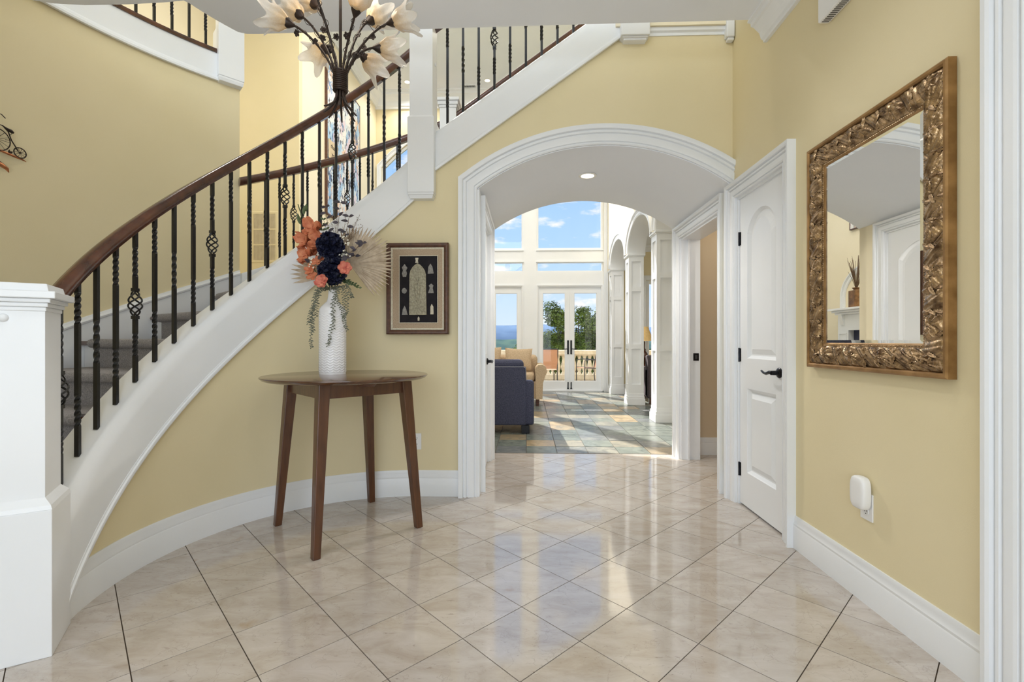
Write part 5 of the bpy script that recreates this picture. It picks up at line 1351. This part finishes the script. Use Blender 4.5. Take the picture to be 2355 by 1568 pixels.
for x, y in ((-.03, 5.72), (-.03, 6.42), (-.84, 5.72), (-.84, 6.42)): MB().box(x - .05, x + .05, y - .05, y + .05, 0, .1).build('foot', 'black_metal', ac, bev=.005)
# tan sofa facing the foyer
so_ = thing('sofa', 'tan sofa with rolled arms and loose pillows behind the navy armchair', 'sofa', (-.75, 8.5, 0))
soft(MB().box(-1.75, .22, 8.1, 8.95, .12, .42), 'seat_base', 'tan_fabric', so_, .02)
soft(MB().box(-1.7, .18, 8.65, 8.98, .3, .86), 'backrest', 'tan_fabric', so_, .08)
for xa, sg in ((.2, 1), (-1.73, -1)):
    m = MB(); rows = []
    prof = [(-.06, .12), (.05, .12), (.06, .40), (.10, .52), (.13, .585), (.115, .66), (.06, .705), (-.02, .70), (-.075, .64), (-.07, .55)]
    rows = [[(xa + sg * a, y, z) for a, z in prof] for y in (8.03, 8.06, 8.4, 8.92)]
    m.rows(rows).build('arm', 'tan_fabric', so_, smooth=60)
for x0, x1 in ((-1.66, -.76), (-.75, .12)): soft(MB().box(x0, x1, 8.08, 8.7, .42, .56), 'seat_cushion', 'tan_fabric', so_, .05)
for x, y in ((.17, 8.1), (-1.7, 8.1), (.17, 8.9), (-1.7, 8.9)): MB().hexa([(x - .02, y - .02, 0), (x + .02, y - .02, 0), (x + .02, y + .02, 0), (x - .02, y + .02, 0)], [(x - .03, y - .03, .12), (x + .03, y - .03, .12), (x + .03, y + .03, .12), (x - .03, y + .03, .12)]).build('foot', 'wood_dark', so_)
def pillow(cx, cy, cz, w_, h_, label, mat='tan_fabric', tilt=.25, roll=0):
    m = MB(); N = 12
    for sgn in (1, -1):
        rows = []
        for i in range(N + 1):
            row = []
            for j in range(N + 1):
                u, v_ = -1 + 2 * i / N, -1 + 2 * j / N; t = ((1 - u * u) * (1 - v_ * v_)) ** .45 * .08 * sgn; k_ = 1 - .06 * (u * u * v_ * v_ < .0) 
                pin = 1 - .10 * (1 - abs(u)) * (abs(v_) ** 6); pin2 = 1 - .10 * (1 - abs(v_)) * (abs(u) ** 6)
                row.append((u * w_ / 2 * pin2, t, v_ * h_ / 2 * pin))
            rows.append(row)
        m.rows(rows, loop=False)
    m.xform(Matrix.Translation((cx, cy, cz)) @ Matrix.Rotation(tilt, 4, 'X') @ Matrix.Rotation(roll, 4, 'Y'))
    m.build('throw_pillow', mat, smooth=60, label=label, category='pillow', group='pillows on the tan sofa')
pillow(-.17, 8.50, .785, .50, .42, 'tan throw pillow nearest the rolled arm on the tan sofa', tilt=-.3, roll=.03)
pillow(-.72, 8.50, .79, .5, .43, 'tan throw pillow farther left on the tan sofa, partly behind the door', tilt=-.3, roll=-.04)
# dark sofa and lamp in the dining side room
ds = thing('dark_sofa', 'dark grey brown sofa back seen between the white columns', 'sofa', (3.0, 8.8, 0))
soft(MB().box(2.12, 4.0, 8.38, 8.6, .10, .86), 'backrest', 'brown_fabric', ds, .03); soft(MB().box(2.16, 3.96, 8.6, 9.25, .1, .45), 'seat', 'brown_fabric', ds, .04)
for x in (2.12, 3.85): soft(MB().box(x, x + .15, 8.42, 9.22, .1, .64), 'arm', 'brown_fabric', ds, .04)
soft(MB().box(2.3, 3.0, 8.55, 8.75, .46, .92), 'back_cushion', 'navy_fabric', ds, .06)
for x, y in ((2.18, 8.44), (3.94, 8.44), (2.18, 9.2), (3.94, 9.2)): MB().box(x - .03, x + .03, y - .03, y + .03, 0, .1).build('foot', 'wood_dark', ds)
st_ = thing('side_table', 'small dark side table under the tan lamp behind the dark sofa', 'table', (2.36, 9.62, 0))
MB().lathe((2.36, 9.62, .58), [(0, 0), (.24, 0), (.25, .01), (.25, .03), (0, .03)], 28).build('tabletop', 'wood_dark', st_, smooth=40)
MB().lathe((2.36, 9.62, 0), [(0, 0), (.2, 0), (.2, .02), (.05, .06), (.03, .2), (.04, .4), (.03, .55), (0, .58)], 18).build('pedestal', 'wood_dark', st_, smooth=50)
lp = thing('table_lamp', 'table lamp with tan shade and brown turned base between the columns', 'lamp', (2.36, 9.62, .61))
MB().lathe((2.36, 9.62, .611), [(0, 0), (.08, 0), (.08, .02), (.03, .04), (.05, .1), (.085, .17), (.06, .26), (.025, .30), (.03, .33), (.015, .36), (.012, .5), (0, .5)], 20).build('lamp_base', 'wood_rail', lp, smooth=50)
rows = [[(2.36 + r * cos(2 * pi * a / 32), 9.62 + r * sin(2 * pi * a / 32), z) for a in range(32)] for r, z in ((.18, 1.115), (.07, 1.405), (.067, 1.405), (.176, 1.117))]
MB().rows(rows, closed=True).build('lamp_shade', 'lamp_shade', lp, smooth=50)

# ================================================================= OUTDOORS
tf = MB().box(-9, 9, FYW + .16, 14.1, -.25, -.01).build('floor_terrace', 'terrace_stone', **S)
bs = thing('balustrade', 'cream stone balustrade with turned balusters along the terrace', 'balustrade', (1.0, 13.75, 0))
MB().box(-6, 7, 13.62, 13.9, .72, .85).box(-6, 7, 13.65, 13.87, .69, .72).build('coping', 'stone_cream', bs, bev=.01)
MB().box(-6, 7, 13.64, 13.88, -.01, .15).build('plinth', 'stone_cream', bs, bev=.01)
bmm = MB().lathe((0, 0, 0), [(0, 0), (.062, 0), (.062, .04), (.045, .06), (.04, .08), (.066, .16), (.07, .22), (.055, .32), (.034, .42), (.032, .45), (.045, .47), (.045, .49), (.06, .50), (.06, .54), (0, .54)], 12)
BM = mesh_only(bmm, 'stone_baluster', 'stone_cream', smooth=50)
for k in range(82): 
    x = -5.8 + .152 * k
    shared(bs, 'baluster', BM, Vector((x, 13.76, .15)) - origin_of(bs))
# patio chairs
def patio_chair(x, y, rot, label):
    o = thing('patio_chair', label, 'chair', (x, y, -.01), 'sling chairs on the terrace'); o.rotation_euler = (0, 0, rot)
    A = MATS
    def part(m, nm, mat, **k):
        ob = m.xform(Matrix.Translation((x, y, -.01))).build(nm, mat, o, **k); return ob
    w_ = .25
    for sg in (-1, 1):
        part(MB().tube([(sg * w_, -.30, .0), (sg * w_, -.26, .35), (sg * w_, -.30, .62), (sg * w_, -.38, .92)], .014, 8), 'back_post', 'iron', smooth=50)
        part(MB().tube([(sg * w_, .25, 0), (sg * w_, .25, .40), (sg * w_, .24, .62), (sg * w_, .1, .645), (sg * w_, -.28, .62)], .014, 8), 'front_leg', 'iron', smooth=50)
        part(MB().tube([(sg * w_, -.27, .40), (sg * w_, .25, .43)], .012, 8), 'seat_rail', 'iron', smooth=50)
    part(MB().hexa([(-w_, -.27, .39), (w_, -.27, .39), (w_, .25, .42), (-w_, .25, .42)], [(-w_, -.27, .40), (w_, -.27, .40), (w_, .25, .43), (-w_, .25, .43)]), 'seat', 'sling_fabric')
    part(MB().hexa([(-w_, -.275, .42), (w_, -.275, .42), (w_, -.265, .42), (-w_, -.265, .42)], [(-w_, -.38, .92), (w_, -.38, .92), (w_, -.37, .92), (-w_, -.37, .92)]), 'back_sling', 'sling_fabric')
    part(MB().tube([(-w_, -.38, .92), (w_, -.38, .92)], .014, 8), 'top_bar', 'iron', smooth=50)
patio_chair(.47, 12.2, 0.1, 'orange sling patio chair behind the left french door leaf')
patio_chair(1.62, 12.5, 1.9, 'dark framed patio chair turned sideways behind the right french door leaf')
# trees
def tree(label, base, H, crown, n_leaf, seed, leaf=.12):
    r_ = random.Random(seed); o = thing('tree', label, 'tree', base, 'trees beyond the terrace'); B = Vector(base); C_ = Vector(crown[0]); R = Vector(crown[1])
    m = MB(); trunk = [B, B.lerp(C_, .4) + Vector((.1, 0, 0)), C_ - Vector((0, 0, R.z * .3)), C_ + Vector((0, 0, R.z * .5))]
    m.tube(trunk, [.22, .17, .12, .03], 8)
    tips = []
    for k in range(40):
        t = r_.uniform(.35, .95); p = trunk[1].lerp(trunk[3], t); a = r_.uniform(0, 2 * pi)
        e_ = C_ + Vector((R.x * cos(a) * r_.uniform(.5, .95), R.y * sin(a) * r_.uniform(.5, .95), R.z * r_.uniform(-.7, .9)))
        pts = bez(p, e_, (0, 0, .15), 5); m.tube(pts, [.055, .045, .035, .028, .018, .01], 6); tips.append(pts)
    m.build('trunk', 'bark', o, smooth=60)
    f = MB()
    blobs = [(q, r_.uniform(.3, .55)) for pts in tips for q in (pts[3], pts[5], pts[5] + Vector((r_.uniform(-.3, .3), r_.uniform(-.3, .3), r_.uniform(-.2, .3))))]
    for k in range(n_leaf):
        c_, br = blobs[k % len(blobs)]; d = Vector((r_.gauss(0, 1), r_.gauss(0, 1), r_.gauss(0, 1))).normalized()
        p = c_ + d * br * r_.uniform(.5, 1) * R.x * .55; nrm = (d + Vector((0, 0, .6)) + Vector((r_.uniform(-.6, .6), r_.uniform(-.6, .6), r_.uniform(-.6, .6)))).normalized()
        a = nrm.orthogonal().normalized(); a = Matrix.Rotation(r_.uniform(0, 6.28), 3, nrm) @ a; b_ = nrm.cross(a); L = leaf * r_.uniform(.7, 1.25)
        f.add([p - a * L * .5, p - b_ * L * .32 + nrm * .01, p + a * L * .5, p + b_ * L * .32 + nrm * .01], [(0, 1, 2, 3)])
    f.build('foliage', 'foliage', o, kind='stuff')
tree('broad leafy green tree rising beyond the balustrade behind the french doors', (2.2, 19, -5), 8, ((1.95, 19.0, .75), (1.6, 1.2, 1.8)), 30000, 4, .10)
tree('lower bushy green tree at the left of the french door view', (.5, 22.2, -5), 6, ((.75, 22.2, -.1), (1.3, .9, 1.5)), 18000, 9, .10)
# hills and valley
def ridge(name, y0, depth, zf, x0, x1, mat, n=70):
    rows = []
    for i in range(n + 1):
        x = x0 + (x1 - x0) * i / n; h = zf(x)
        rows.append([(x, y0, -60), (x, y0 + depth * .15, -60 + (h + 60) * .5), (x, y0 + depth * .4, h), (x, y0 + depth, -60)])
    MB().rows(rows, caps=True).build(name, mat, smooth=80, kind='structure')
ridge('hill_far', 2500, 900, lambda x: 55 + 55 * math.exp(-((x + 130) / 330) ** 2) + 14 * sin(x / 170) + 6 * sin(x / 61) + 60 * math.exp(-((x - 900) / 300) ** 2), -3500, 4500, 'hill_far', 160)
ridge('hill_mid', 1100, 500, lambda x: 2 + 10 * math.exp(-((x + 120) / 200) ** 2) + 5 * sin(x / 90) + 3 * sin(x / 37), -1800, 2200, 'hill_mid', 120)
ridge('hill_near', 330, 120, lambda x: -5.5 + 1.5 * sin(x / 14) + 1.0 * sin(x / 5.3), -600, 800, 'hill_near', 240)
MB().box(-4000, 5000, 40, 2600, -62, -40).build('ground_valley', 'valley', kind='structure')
